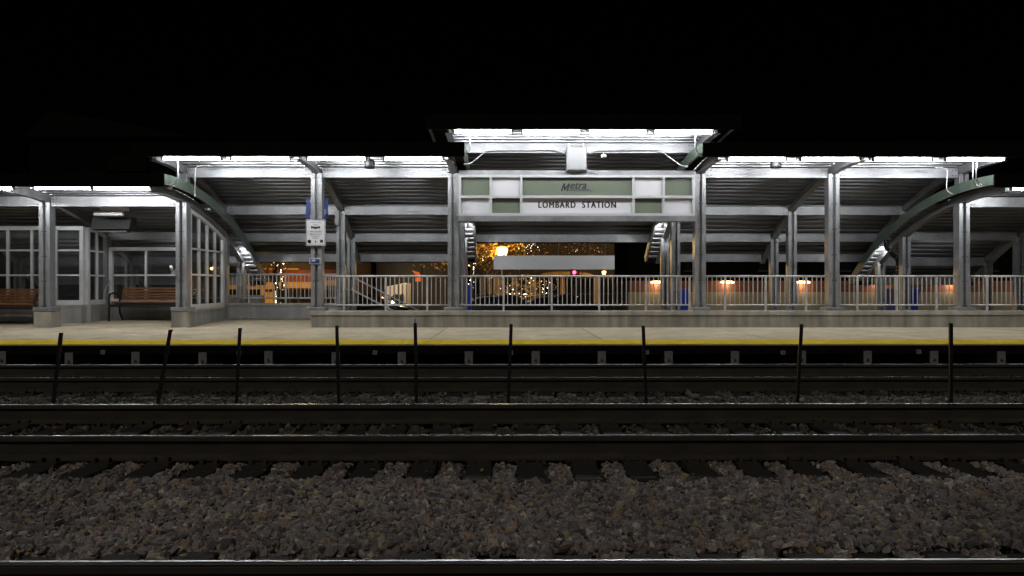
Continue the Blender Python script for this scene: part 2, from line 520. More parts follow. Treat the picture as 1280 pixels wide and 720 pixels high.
def ties(yc, x0, x1, pitch, phase, label, group):
    proto = None
    x = phase - math.ceil((phase - x0) / pitch) * pitch
    while x < x1:
        jx = random.uniform(-.022, .022) if proto is not None else 0
        TIE.append((x + jx, yc))
        if proto is None:
            proto = make_tie(x, yc, label, group)
        else:
            d = dup(proto, x + jx - proto.location.x, random.uniform(-.04, .04), random.uniform(-.012, .004))
            d.rotation_euler.z = random.uniform(-.015, .015)
        x += pitch


ties(2.30, -3.2, 3.3, .364, W(524, 697, 3.5)[0], 'dark timber sleeper end showing along the nearest rail at the bottom edge', 'sleepers of the nearest track')
ties(6.25, -7.0, 7.2, .392, W(597, 583, 5.26)[0], 'dark timber sleeper under the middle track, its end lying in the ballast', 'sleepers of the middle track')
ties(9.865, -9.4, 9.8, .392, 0.1, 'dark timber sleeper under the track beside the platform', 'sleepers of the platform track')


# ballast stones (one object of stuff): irregular faceted stones
def ballast(name, mt, label, sel):
    rng = np.random.default_rng(5 + len(name))
    ph = (1 + 5 ** .5) / 2
    ico = np.array([(-1, ph, 0), (1, ph, 0), (-1, -ph, 0), (1, -ph, 0), (0, -1, ph), (0, 1, ph), (0, -1, -ph), (0, 1, -ph),
                    (ph, 0, -1), (ph, 0, 1), (-ph, 0, -1), (-ph, 0, 1)], float)
    ico /= np.linalg.norm(ico[0])
    fc = np.array([(0, 11, 5), (0, 5, 1), (0, 1, 7), (0, 7, 10), (0, 10, 11), (1, 5, 9), (5, 11, 4), (11, 10, 2), (10, 7, 6), (7, 1, 8),
                   (3, 9, 4), (3, 4, 2), (3, 2, 6), (3, 6, 8), (3, 8, 9), (4, 9, 5), (2, 4, 11), (6, 2, 10), (8, 6, 7), (9, 8, 1)])
    areas = [  # y0, y1, half width near, half width far, n, size, ztop
        (2.75, 3.5, 2.7, 3.1, 11000, .025, -.200),
        (3.4, 5.05, 2.9, 4.2, 48000, .025, -.186),
        (4.95, 5.55, 4.0, 4.6, 15000, .024, -.196),
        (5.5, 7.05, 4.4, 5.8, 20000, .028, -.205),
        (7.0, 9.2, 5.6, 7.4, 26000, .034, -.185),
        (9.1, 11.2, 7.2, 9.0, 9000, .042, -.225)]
    Vs, Fs, nv = [], [], 0
    for y0, y1, w0, w1, n, s, zt in [areas[k] for k in sel]:
        y = rng.uniform(y0, y1, n)
        w = w0 + (w1 - w0) * (y - y0) / (y1 - y0)
        x = rng.uniform(-1, 1, n) * w + .05
        z = zt + rng.uniform(-.035, .012, n) + .018 * np.sin(x * 1.7 + y * 2.1) * np.cos(x * .6 - y * 1.3)
        keep = np.ones(n, bool)
        for ry in RAIL_Y:
            keep &= np.abs(y - ry) > .045
        x, y, z = x[keep], y[keep], z[keep]; n = len(x)
        for tx, ty in TIE:
            k = (np.abs(x - tx) < .125) & (np.abs(y - ty) < 1.335)
            z[k] = np.minimum(z[k], -.29)
            k = (np.abs(x - tx) >= .125) & (np.abs(x - tx) < .28) & (np.abs(y - ty) < 1.31)
            z[k] = np.minimum(z[k], -.198)
        sz = s * np.exp(rng.normal(0, .33, n))
        sz = np.clip(sz, s * .5, s * 2.2) * .66
        for ry in RAIL_Y:                       # keep stones below the rail foot
            near = np.abs(y - ry) < .085
            z[near] = np.minimum(z[near], -.200)
        j = 1 + rng.uniform(-.38, .38, (n, 12, 1))
        P = ico[None] * j
        P *= (sz[:, None] * np.stack([rng.uniform(.75, 1.45, n), rng.uniform(.7, 1.3, n), rng.uniform(.55, 1.0, n)], 1))[:, None, :]
        q = rng.normal(size=(n, 4)); q /= np.linalg.norm(q, axis=1)[:, None]
        a, b, c, d = q.T
        Rm = np.stack([np.stack([1 - 2 * (c * c + d * d), 2 * (b * c - a * d), 2 * (b * d + a * c)], 1),
                       np.stack([2 * (b * c + a * d), 1 - 2 * (b * b + d * d), 2 * (c * d - a * b)], 1),
                       np.stack([2 * (b * d - a * c), 2 * (c * d + a * b), 1 - 2 * (b * b + c * c)], 1)], 1)
        P = np.einsum('nij,nkj->nki', Rm, P)
        P += np.stack([x, y, z], 1)[:, None, :]
        Vs.append(P.reshape(-1, 3))
        Fs.append((fc[None] + (np.arange(n) * 12)[:, None, None] + nv).reshape(-1, 3)); nv += n * 12
    V = np.concatenate(Vs); Fc = np.concatenate(Fs)
    me = bpy.data.meshes.new(name)
    me.vertices.add(len(V)); me.vertices.foreach_set('co', V.ravel().astype(np.float32))
    me.loops.add(len(Fc) * 3); me.loops.foreach_set('vertex_index', Fc.ravel().astype(np.int32))
    me.polygons.add(len(Fc)); me.polygons.foreach_set('loop_start', (np.arange(len(Fc)) * 3).astype(np.int32))
    me.update(calc_edges=True)
    me.polygons.foreach_set('use_smooth', np.zeros(len(Fc), bool))
    me.materials.append(M[mt])
    o = bpy.data.objects.new(name, me); COL.objects.link(o)
    tag(o, label, None, None, 'stuff')


ballast('ballast_stones', 'stone_ballast', 'mixed brown and grey crushed stone ballast in the foreground', (0, 1, 2))
ballast('oily_ballast', 'oily_ballast', 'crushed stone up to the platform, weaker light put into its darker colour', (3, 4, 5))


def leaves(name, label, n, fx, size):
    mb = MB()
    for _ in range(n):
        x, y, z = fx()
        a = random.uniform(0, 6.28); s = size * random.uniform(.6, 1.3)
        tx, ty = random.uniform(-.3, .3), random.uniform(-.3, .3)
        vs = []
        for u, v, h in ((-1, 0, 0), (-.3, .55, .2), (.5, .4, .1), (1, 0, .25), (.5, -.4, 0), (-.3, -.55, .15)):
            px, py = u * math.cos(a) - v * math.sin(a), u * math.sin(a) + v * math.cos(a)
            vs.append((x + s * px, y + s * py, z + s * (h + tx * u + ty * v)))
        mb.add(vs, [(0, 1, 2, 3, 4, 5)])
    o = mb.build(name, M['fallen'])
    tag(o, label, None, None, 'stuff')


leaves('fallen_leaves', 'scattered yellow brown leaves on the ballast', 110,
       lambda: (random.uniform(-4.4, 4.4), random.choice([random.uniform(3.1, 3.5), random.uniform(4.7, 5.4), random.uniform(5.6, 6.9), random.uniform(7.3, 8.9)]), -.165), .03)
leaves('leaf_litter', 'dry brown leaves gathered at the foot of the low wall', 90,
       lambda: (lambda x: (x, random.uniform(18.35, 18.66), FZ + .012))(random.uniform(-7.0, -4.6)), .05)

# brackets under the platform edge
proto = None
for i in range(-9, 10):
    px = 669 + i * 83.2
    X = W(px, 446, 11.22)[0]
    if proto is None:
        proto = thing('edge_bracket', 'grey bolted bracket plate under the platform edge', 'bracket', (X, 11.24, -.4), 'brackets under the platform edge')
        MB().box(X - .062, X + .062, 11.21, 11.245, -.4, .132).box(X - .02, X + .02, 11.245, 11.95, -.4, .085).build('plate', M['bracket'], proto)
        MB().tube([(X, 11.19, .0), (X, 11.215, .0)], .02, 6).build('bolt', M['bolt'], proto)
    else:
        dup(proto, X - proto.location.x + random.uniform(-.01, .01), 0, random.uniform(-.012, .012))
proto = None
for i in range(-3, 5):
    X = W(474 + i * 164.5, 438, 11.6)[0]
    if proto is None:
        proto = thing('junction_tag', 'small grey box fixed in the dark under the platform edge', 'box', (X, 11.24, .1), 'small boxes under the platform edge')
        MB().bbox(X - .035, X + .035, 11.215, 11.26, .085, .150, .006).build('case', M['bracket'], proto)
        MB().box(X - .008, X + .008, 11.207, 11.215, .11, .125).build('screw', M['bolt'], proto)
    else:
        d = dup(proto, X - proto.location.x, 0, random.uniform(-.01, .01)); d.rotation_euler.y = random.uniform(-.25, .25)

# black posts between the tracks
posts = [((76, 416), (65, 506), 'tilted to the right, first beside the bench end'), ((213, 412), (195, 506), 'most tilted of the row, before the shelter corner'),
         ((300, 410), (295, 506), 'before the low rear wall'), ((421, 407), (424, 506), 'just past the post with the white notice'),
         ((519, 404), (521, 506), 'with a thin wire tip at its head'), ((639, 405), (635, 506), 'under the middle of the station sign'),
         ((804, 407), (808, 506), 'under the far end of the station sign'), ((1002, 405), (996, 506), 'slightly tilted, before the lit brick wall'),
         ((1189, 404), (1189, 506), 'standing straight, last of the row')]
for (a, b), (c, d), lb in posts:
    Y = 8.05
    x0, z0 = W(c, d, Y); x1, z1 = W(a, b, Y)
    t = thing('track_post', 'thin black steel post between the tracks, ' + lb, 'post', (x0, Y, z0), 'black posts between the tracks')
    dx = (x1 - x0)
    mb = MB()
    mb.add([(x0 - .018, Y - .006, z0 - .1), (x0 + .018, Y - .006, z0 - .1), (x0 + .018, Y + .006, z0 - .1), (x0 - .018, Y + .006, z0 - .1),
            (x1 - .018, Y - .006, z1), (x1 + .018, Y - .006, z1), (x1 + .018, Y + .006, z1), (x1 - .018, Y + .006, z1)],
           [(0, 3, 2, 1), (4, 5, 6, 7), (0, 1, 5, 4), (1, 2, 6, 5), (2, 3, 7, 6), (3, 0, 4, 7)])
    mb.add([(x0 - .005, Y + .006, z0 - .1), (x0 + .005, Y + .006, z0 - .1), (x0 + .005, Y + .04, z0 - .1), (x0 - .005, Y + .04, z0 - .1),
            (x1 - .005, Y + .006, z1), (x1 + .005, Y + .006, z1), (x1 + .005, Y + .04, z1), (x1 - .005, Y + .04, z1)],
           [(0, 3, 2, 1), (4, 5, 6, 7), (0, 1, 5, 4), (1, 2, 6, 5), (2, 3, 7, 6), (3, 0, 4, 7)])
    mb.build('shaft', M['black'], t)
    cp = MB().cbox((x1, Y + .01, z1 - .012), (.037, .014, .02))
    if a == 519:
        cp.tube([(x1, Y, z1), (x1 - .004, Y, z1 + .05)], .006, 5)
    cp.build('cap', M['black'], t)

# ------------------------------------------------------------------ canopies
R0, YC = 9.4, 15.3
Y0, Y1 = 14.88, 21.05
ROW = [16.4, 18.75, 20.0, 20.75]
ZD = {'low': 3.25, 'high': 3.895, 'mid': 4.445}


def zdeck(Y, z0, off=0.0):
    """deck underside of a vault of radius R0 + off (same centre)"""
    r = R0 + off
    return z0 - R0 + math.sqrt(max(0, r * r - (Y - YC) ** 2))


def arc_pt(t, z0, off):
    return YC + (R0 + off) * math.sin(t), z0 - R0 + (R0 + off) * math.cos(t)


T0, T1 = math.asin((Y0 - YC) / R0), math.asin((Y1 - YC) / R0)


def arc_prism(z0, oa, ob, x0, x1, t0=T0, t1=T1, n=40):
    """solid strip between two radii, swept along x"""
    ts = [t0 + (t1 - t0) * i / n for i in range(n + 1)]
    prof = [arc_pt(t, z0, oa) for t in ts] + [arc_pt(t, z0, ob) for t in reversed(ts)]
    mb = MB(); k = len(ts); n2 = 2 * k
    vs = [(x0, a, b) for a, b in prof] + [(x1, a, b) for a, b in prof]
    fs = [(i, (i + 1) % n2, (i + 1) % n2 + n2, i + n2) for i in range(n2)]
    for i in range(k - 1):
        j = n2 - 1 - i
        fs += [(i, i + 1, j - 1, j), (n2 + i, n2 + j, n2 + j - 1, n2 + i + 1)]
    mb.add(vs, fs)
    return mb


def deck(z0, x0, x1):
    pitch = .203 / R0
    prof = []
    t = T0
    while t < T1 - pitch * .2:
        for ft, off in ((0, 0), (.42, 0), (.52, .07), (.90, .07)):
            prof.append(arc_pt(min(t + ft * pitch, T1), z0, off))
        t += pitch
    nb = len(prof)
    top = [arc_pt(T1 + (T0 - T1) * i / 40, z0, .13) for i in range(41)]
    allp = prof + top
    n = len(allp)
    mb = MB()
    xs = [x0, x1]
    vs = [(x, a, b) for x in xs for a, b in allp]
    mb.add(vs, [(i, (i + 1) % n, (i + 1) % n + n, i + n) for i in range(n)])
    for x in (x0 + .004, x1 - .004):              # closure strips at the ends
        ts = [T0 + (T1 - T0) * i / 40 for i in range(41)]
        a = [(x, *arc_pt(q, z0, .066)) for q in ts]; b = [(x, *arc_pt(q, z0, .118)) for q in ts]
        mb.add(a + b, [(i, i + 1, i + 42, i + 41) for i in range(40)])
    return mb


def column_mb(X, Y, z0, z1, w=.24, d=.2):
    s = w * .37
    mb = MB()
    mb.bbox(X - w / 2, X - w / 2 + s, Y - d / 2, Y + d / 2, z0, z1, .008)
    mb.bbox(X + w / 2 - s, X + w / 2, Y - d / 2, Y + d / 2, z0, z1, .008)
    mb.box(X - w / 2 + s - .002, X + w / 2 - s + .002, Y - d / 2 + .085, Y + d / 2 - .03, z0 + .002, z1 - .002)
    return mb


def bolts_mb(X, Y, zs, w=.24, d=.2):
    mb = MB()
    for z in zs:
        for s in (-1, 1):
            mb.tube([(X + s * w * .17, Y - d / 2 + .001, z), (X + s * w * .17, Y - d / 2 - .014, z)], .015, 6)
    return mb


def beam_mb(x0, x1, Y, zt, h=.21):
    """channel seen from its flat side with top and bottom flanges"""
    return (MB().box(x0, x1, Y - .012, Y + .012, zt - h, zt)
            .box(x0, x1, Y + .012, Y + .075, zt - .014, zt - .001).box(x0, x1, Y + .012, Y + .075, zt - h + .001, zt - h + .014))


BX = {k: W(px, 300, ROW[0])[0] for k, px in dict(a=59, b=229, c=397, d=567, e=874, f=1040, g=1202).items()}
BX['z'] = BX['a'] - 2.98
BX['h'] = BX['g'] + 2.92


def canopy(name, label, kind, cols, x0, x1, own_cols, base, ends, rows=(0, 1, 2, 3), colrows=(0, 1, 2)):
    """vaulted roof: cols = column lines, own_cols = the lines whose columns belong to this roof"""
    z0 = ZD[kind]
    t = thing(name, label, 'canopy', ((x0 + x1) / 2, ROW[0], PZ))
    deck(z0, x0, x1).build('roof_deck', M['deck'], t)
    # rafters
    for X in cols:
        rf = arc_prism(z0, -.205, -.190, X - .07, X + .07, T0 + .008, T1 - .004)
        rr = arc_prism(z0, -.19, -.006, X - .011, X + .011, T0 + .008, T1 - .004)
        rf.add(rr.v, rr.f)
        rf.build('rafter', M['galv'], t)
    # beams along the rows
    for r in rows:
        zt = zdeck(ROW[r], z0) - .075
        if r == 3: zt -= .03
        for a, b in zip(cols[:-1], cols[1:]):
            g = .124 if r == 0 else .10
            o = beam_mb(a + g, b - g, ROW[r] - .05, zt).build('beam', M['galv'], t)
            if r < 2:
                bl = MB()
                for xx in (a + g + .05, a + g + .12, b - g - .05, b - g - .12):
                    for zz in (zt - .05, zt - .16):
                        bl.tube([(xx, ROW[r] - .061, zz), (xx, ROW[r] - .078, zz)], .014, 6)
                bl.build('bolt', M['bolt'], o)
    # tubes fixed to the back of the beams, one per bay
    for rw, k in ((0, .4), (1, .5)):
        for a, b in zip(cols[:-1], cols[1:]):
            if kind == 'low' and rw == 0: continue
            xm, yl = (a + b) / 2, ROW[rw] + .14
            zl = zdeck(ROW[rw], z0) - .235
            lp = MB().box(xm - .62, xm + .62, ROW[rw] + .03, yl + .05, zl + .035, zl + .07).build('rear_lamp', M['housing'], t)
            MB().tube([(xm - .575, yl, zl), (xm + .575, yl, zl)], .017, 8).build('tube', M['rear_tube'], lp)
    # eaves
    fz = zdeck(Y0, z0)
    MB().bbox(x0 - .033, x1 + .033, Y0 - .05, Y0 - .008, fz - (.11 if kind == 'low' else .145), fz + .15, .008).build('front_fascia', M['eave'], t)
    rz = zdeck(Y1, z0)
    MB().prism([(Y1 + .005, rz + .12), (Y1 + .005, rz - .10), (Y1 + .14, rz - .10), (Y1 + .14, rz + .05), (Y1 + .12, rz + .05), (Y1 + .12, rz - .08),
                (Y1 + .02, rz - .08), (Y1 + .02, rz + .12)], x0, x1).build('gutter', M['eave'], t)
    for s, X in ((-1, x0), (1, x1)):
        if (s < 0 and 'l' in ends) or (s > 0 and 'r' in ends):
            xa, xb = (X - .03, X - .002) if s < 0 else (X + .002, X + .03)
            g = arc_prism(z0, -.04, .15, xa, xb, T0 - .004, T1 + .01)
            g.build('gable_fascia', M['eave' if kind == 'mid' else 'green'], t)
            lip = arc_prism(z0, -.052, -.042, min(xa, xa + s * -.03), max(xb, xb + s * -.03), T0 - .003, T1 + .005)
            lip.build('fascia_lip', M['galv'], t)
            inner = cols[0] if s < 0 else cols[-1]
            xi = inner + s * .075
            arc_prism(z0, -.032, -.024, min(xi, X - s * .004), max(xi, X - s * .004), T0 + .004, math.asin((17.1 - YC) / R0)).build('soffit_plate', M['eave'], t)
    # columns
    for X in own_cols:
        for r in colrows:
            zb = base(X, r)
            zt = zdeck(ROW[r], z0) - .20
            w = (.245, .22, .22)[r]; d = (.22, .18, .16)[r]
            c = column_mb(X, ROW[r], zb, zt, w, d).build('column', M['galv'], t)
            n = int((zt - zb) / .72) + 1
            zs = [zb + .1 + i * (zt - zb - .2) / max(1, n) for i in range(n + 1)]
            bolts_mb(X, ROW[r], zs, w, d).build('bolt', M['bolt'], c)
            if r == 0:
                MB().bbox(X - .2, X + .2, YW - .012, YW + .36, zb - .012, zb + .075, .008).build('base_shoe', M['galv'], c)
    return t


WT = W(640, 388.5, YW)[1]        # top of the railing wall


def base_front(X, r):
    return (WT + .004) if r == 0 else (.25 if X > XL else FZ)


OV = .30
roofL = canopy('low_canopy', 'low vaulted canopy over the wooden benches and glass shelters', 'low', [BX['z'], BX['a'], BX['b']], BX['z'] - OV, BX['b'] + .27, [BX['z'], BX['a'], BX['b']], base_front, 'lr')
roofHL = canopy('vaulted_canopy', 'vaulted canopy over the post with the white notice, next to the shelters', 'high', [BX['b'], BX['c'], BX['d']], BX['b'] - OV, BX['d'] + OV, [BX['c'], BX['d']], base_front, 'lr')
roofM = canopy('raised_canopy', 'highest canopy in the middle, over the station name sign', 'mid', [BX['d'], BX['e']], BX['d'] - .42, BX['e'] + .42, [], base_front, 'lr')
roofHR = canopy('vaulted_canopy', 'vaulted canopy with two bays over the railing before the lit brick wall', 'high', [BX['e'], BX['f'], BX['g']], BX['e'] - OV, BX['g'] + OV, [BX['e'], BX['f']], base_front, 'lr')
roofLR = canopy('low_canopy', 'low canopy whose green curved end rises beside the black downpipe', 'low', [BX['g'], BX['h']], BX['g'] - .27, BX['h'] + OV, [BX['g'], BX['h']], base_front, 'lr')

# stub columns from the high roofs up to the raised roof, and the rafter posts over shared columns
for X, roof in ((BX['d'], roofM), (BX['e'], roofM)):
    for r in (0, 1):
        za = zdeck(ROW[r], ZD['high']) + .13
        zb = zdeck(ROW[r], ZD['mid']) - .2
        column_mb(X, ROW[r], za, zb, .22, .18).build('post', M['galv'], roof)
for X, roof in ((BX['b'], roofHL), (BX['g'], roofHR)):
    for r in (0, 1):
        za = zdeck(ROW[r], ZD['low']) + .13
        zb = zdeck(ROW[r], ZD['high']) - .2
        column_mb(X, ROW[r], za, zb, .22, .18).build('post', M['galv'], roof)

# ------------------------------------------------------------------ strip lights under the front eaves
lights = [(38, 'low', 'over the first bench, at the picture edge'), (80, 'low', 'over the seat beside the shelter post'), (152, 'low', 'over the ceiling heater'),
          (240, 'high', 'over the green curved end of the bench canopy'), (326, 'high', 'over the low rear wall'), (421, 'high', 'just past the post with the white notice'), (517, 'high', 'next to the station sign, after the speaker'),
          (604, 'mid', 'above the sign, at its notice column end'), (689, 'mid', 'second over the sign, before the grey junction box'),
          (772, 'mid', 'third over the sign, above the small white sensor'), (854, 'mid', 'last over the sign, with the bent conduit below'),
          (946, 'high', 'beside the speaker next to the sign post'), (1037, 'high', 'beyond the speaker, ending at the second post past the sign'),
          (1128, 'high', 'over the second bay past the sign'), (1218, 'high', 'with the twin conduits hanging from it'), (1300, 'low', 'cut by the picture edge over the downpipe canopy')]
lights[0] = (-20, 'low', 'over the first bench, cut by the picture edge')
for px, kd, lb in lights:
    Y = 15.04
    hg = .125 if kd == 'low' else .172
    z = zdeck(Y, ZD[kd]) - hg
    X = W(px, 200, Y)[0]
    L2 = .575
    t = thing('strip_light', 'glowing eave tube light ' + lb, 'strip light', (X, Y, z), 'fluorescent strips along the eaves')
    MB().tube([(X - L2, Y, z), (X + L2, Y, z)], .021, 8).build('tube', M['tube'], t)
    h = MB().box(X - L2 - .04, X + L2 + .04, Y - .09, Y + .20, z + .045, z + .085)
    for s in (-1, 1):
        h.box(X + s * (L2 + .02) - .018, X + s * (L2 + .02) + .018, Y - .03, Y + .03, z - .025, z + .055)
    h.build('housing', M['housing'], t)
    MB().box(X - .02, X + .02, Y - .02, Y + .02, z + .085, z + hg).build('hanger', M['galv'], t)

# soffit spot lamps that light the curved roof ends
for X, kd, Yl, e, lb in ((BX['b'] + .10, 'low', 19.55, 5.5, 'under the curved green end of the bench canopy'),
                         (BX['d'] + .16, 'high', 19.5, 5, 'under the curved roof end beside the street lantern'),
                         (BX['e'] - .16, 'high', 19.5, 6, 'under the curved roof end behind the sign post'),
                         (BX['g'] - .10, 'low', 19.45, 6, 'under the curved roof end beside the downpipe')):
    z = zdeck(Yl, ZD[kd]) - .17
    t = thing('soffit_lamp', 'small white spot lamp ' + lb, 'lamp', (X, Yl, z), 'small soffit lamps')
    MB().tube([(X, Yl - .05, z + .03), (X, Yl + .04, z - .01)], .035, 10).build('lamp_head', M['white'], t)
    MB().tube([(X, Yl + .041, z - .010), (X, Yl + .046, z - .012)], .03, 10).build('lens', M['head_lamp'], t)
    MB().box(X - .012, X + .012, Yl - .07, Yl - .05, z + .0, z + .14).build('bracket', M['white'], t)
    sp = bpy.data.lights.new('soffit_spot', 'SPOT'); sp.energy = e * 6; sp.spot_size = R_(130); sp.spot_blend = 0.6; sp.shadow_soft_size = .02
    so = bpy.data.objects.new('soffit_spot', sp); COL.objects.link(so)
    so.parent = t; so.location = (0, .07, -.02)
    so.rotation_euler = Vector((0, .88, -.10)).to_track_quat('-Z', 'Y').to_euler()

for k, Yl in enumerate((15.35, 17.35)):
    X = BX['b'] + .16
    z = zdeck(Yl, ZD['low']) - .045
    t = thing('soffit_fixture', 'small white unlit fixture under the bench canopy end, ' + ('at its front tip' if k == 0 else 'above the glass side screen'), 'light fixture', (X, Yl, z), 'small white soffit fixtures')
    MB().bbox(X - .05, X + .05, Yl - .06, Yl + .06, z - .055, z + .0, .012).build('case', M['white'], t)
    MB().tube([(X, Yl - .061, z - .03), (X, Yl - .07, z - .032)], .02, 8).build('lens', M['boxgrey'], t)

# ------------------------------------------------------------------ low walls
XE = 16.0
t = thing('railing_wall', 'low grey concrete wall with coping that carries the long railing', 'wall', (XL, YW, PZ))
wm = MB()
jx = [XL, BX['d'] - .6, BX['e'] - 1.6, BX['f'] + 1.2, XE]
for a, b in zip(jx[:-1], jx[1:]):
    wm.box(a + .004, b - .004, YW, YW + .3, -.3, WT - .10)
wm.box(XL, XL + .3, YW + .3, 18.55, -.3, WT - .10)
wm.build('wall', M['wall'], t)
MB().bbox(XL - .02, XE, YW - .02, YW + .32, WT - .10, WT, .012).build('coping', M['coping'], t)
MB().bbox(XL - .02, XL + .31, YW + .322, 18.55, WT - .10, WT, .012).build('coping', M['coping'], t)

YR = 18.62                       # rear line of the shelters
RT = W(320, 379, YR)[1]
t = thing('rear_low_wall', 'low grey wall behind the bare floor beside the glass side screen', 'wall', (-5.8, YR, FZ))
MB().box(BX['b'] + .13, XL + .02, YR, YR + .25, -.2, RT - .07).build('wall', M['shelter_wall'], t)
MB().bbox(BX['b'] + .13, XL - .03, YR - .02, YR + .27, RT - .07, RT, .01).build('coping', M['coping'], t)

plinth = []
for k, lb in (('a', 'beside the first bench'), ('b', 'at the glass side screen')):
    X = BX[k]
    o = MB().bbox(X - .19, X + .19, YW, YW + .36, PZ - .02, WT - .012, .012).build('column_plinth', M['wall'])
    tag(o, 'square concrete plinth carrying the canopy column ' + lb, 'plinth', 'concrete plinths')


# glazed screens: low wall, frame, mullions, panes
def screen(name, label, o0, o1, zbase, zsill, ztop, nx, zrails, wall=True, top_fn=None, wt=.2):
    """screen from point o0 to o1 in plan, bars at nx equal bays, transoms at zrails"""
    (xa, ya), (xb, yb) = o0, o1
    t = thing(name, label, 'shelter screen', ((xa + xb) / 2, (ya + yb) / 2, zbase))
    d = Vector((xb - xa, yb - ya, 0)); Ln = d.length; d.normalize(); nrm = Vector((-d.y, d.x, 0))
    def bar(u0, u1, z0, z1, th, off=0.0, mb=None, z1b=None):
        mb = mb or MB()
        vs = []
        for u, w in ((u0, -th / 2), (u1, -th / 2), (u1, th / 2), (u0, th / 2)):
            p = Vector((xa, ya, 0)) + d * u + nrm * (w + off)
            vs.append(p)
        z1b = z1 if z1b is None else z1b
        tops = [z1, z1b, z1b, z1]
        mb.add([(p.x, p.y, z0) for p in vs] + [(p.x, p.y, tops[i]) for i, p in enumerate(vs)],
               [(0, 3, 2, 1), (4, 5, 6, 7), (0, 1, 5, 4), (1, 2, 6, 5), (2, 3, 7, 6), (3, 0, 4, 7)])
        return mb
    top = top_fn or (lambda u: ztop)
    if wall:
        bar(0, Ln, zbase - .3, zsill - .06, wt).build('base_wall', M['shelter_wall'], t)
        bar(-.01, Ln + .01, zsill - .058, zsill - .001, wt + .03).build('sill', M['coping'], t)
    fr = MB(); f = .085
    bar(0, f, zsill, top(0), .09, mb=fr); bar(Ln - f, Ln, zsill, top(Ln), .09, mb=fr)
    bar(f, Ln - f, zsill, zsill + .11, .085, mb=fr)
    n = 6
    for i in range(n):
        u0, u1 = f + (Ln - 2 * f) * i / n, f + (Ln - 2 * f) * (i + 1) / n
        vs = []
        za, zb = top(u0), top(u1)
        p = [Vector((xa, ya, 0)) + d * u + nrm * w for u, w in ((u0, -.0425), (u1, -.0425), (u1, .0425), (u0, .0425))]
        zz = [za, zb, zb, za]
        fr.add([(q.x, q.y, z - .09) for q, z in zip(p, zz)] + [(q.x, q.y, z) for q, z in zip(p, zz)],
               [(0, 3, 2, 1), (4, 5, 6, 7), (0, 1, 5, 4), (1, 2, 6, 5), (2, 3, 7, 6), (3, 0, 4, 7)])
    fr.build('frame', M['alu'], t)
    us = [f + (Ln - 2 * f) * i / nx for i in range(nx + 1)]
    for u in us[1:-1]:
        bar(u - .025, u + .025, zsill + .11, min(top(u - .025), top(u + .025)) - .088, .07).build('mullion', M['alu'], t)
    for z in zrails:
        for a, b in zip(us[:-1], us[1:]):
            if z < min(top(a), top(b)) - .2:
                bar(a + .028, b - .028, z - .02, z + .02, .06).build('transom', M['alu'], t)
    for a, b in zip(us[:-1], us[1:]):
        bar(a + .03, b - .03, zsill + .10, top(a + .03) - .08, .008, z1b=top(b - .03) - .08).build('pane', M['glass'], t)
    return t


def py2z(py, Y, px=100):
    return W(px, py, Y)[1]


YA = 17.65
XA = W(105, 380, YA)[0]
lowtop = lambda y: zdeck(y, ZD['low']) - .24
screen('shelter_front_screen', 'wide glazed front of the shelter behind the first bench', (XA - 4.17, YA), (XA, YA), .27, py2z(381, YA), py2z(283, YA), 7, [py2z(344, YA), py2z(313, YA)])
screen('shelter_return_screen', 'narrow glazed return at the corner of the shelter behind the first bench', (XA, YA + .1), (XA, YR), .29, py2z(381, YA), 0, 2,
       [py2z(344, YA), py2z(313, YA)], top_fn=lambda u: min(py2z(284, YA), lowtop(YA + .1 + u)))
XB0 = W(137, 350, YR)[0]
screen('shelter_rear_screen', 'glazed rear screen behind the second bench', (XB0, YR), (BX['b'] - .14, YR), FZ, .72, py2z(309, YR), 3, [py2z(344, YR)])
screen('shelter_side_screen', 'sloping topped glazed side screen running back from the shelter corner column', (BX['b'] + .02, 16.62), (BX['b'] + .02, YR + .02), .26, WT + .02, 0, 4,
       [py2z(344, 17.6), py2z(313, 17.6)], top_fn=lambda u: lowtop(16.62 + u) - .03)
# framed wall post between the two screens
o = column_mb(W(131, 340, YR)[0], YR - .02, FZ, lowtop(YR), .2, .16).build('shelter_post', M['galv'])
tag(o, 'steel post between the corner shelter and the rear screen', 'post')


# ------------------------------------------------------------------ benches
def bench(x0, x1, yb, fz, label, arms):
    t = thing('bench', label, 'bench', ((x0 + x1) / 2, yb, fz), 'wooden benches')
    for i in range(6):
        z = fz + .455 + i * .067
        y = yb + .02 + i * .018
        MB().bbox(x0 + .05, x1 - .05, y - .014, y + .014, z - .025, z + .025, .006).build('back_slat', M['wood'], t)
    for i in range(6):
        y = yb - .08 - i * .072
        MB().bbox(x0 + .05, x1 - .05, y - .030, y + .030, fz + .415 + .012 * abs(i - 2), fz + .443 + .012 * abs(i - 2), .006).build('seat_slat', M['wood'], t)
    for X in arms:
        e = MB()
        e.tube([(X, yb - .47, fz), (X, yb - .46, fz + .30), (X, yb - .47, fz + .56), (X, yb - .42, fz + .655), (X, yb - .30, fz + .68), (X, yb - .10, fz + .655), (X, yb, fz + .60)], .024, 8)
        e.tube([(X, yb + .17, fz), (X, yb + .02, fz + .20), (X, yb - .0, fz + .42), (X, yb + .13, fz + .83)], .024, 8)
        e.tube([(X, yb - .46, fz + .385), (X, yb, fz + .385)], .022, 8)
        e.build('end_frame', M['black'], t)
    MB().box(x0 + .05, x1 - .05, yb - .485, yb - .46, fz + .345, fz + .405).build('front_rail', M['black'], t)
    MB().box(x0 + .05, x1 - .05, yb - .03, yb - .01, fz + .355, fz + .40).build('rear_rail', M['black'], t)
    return t


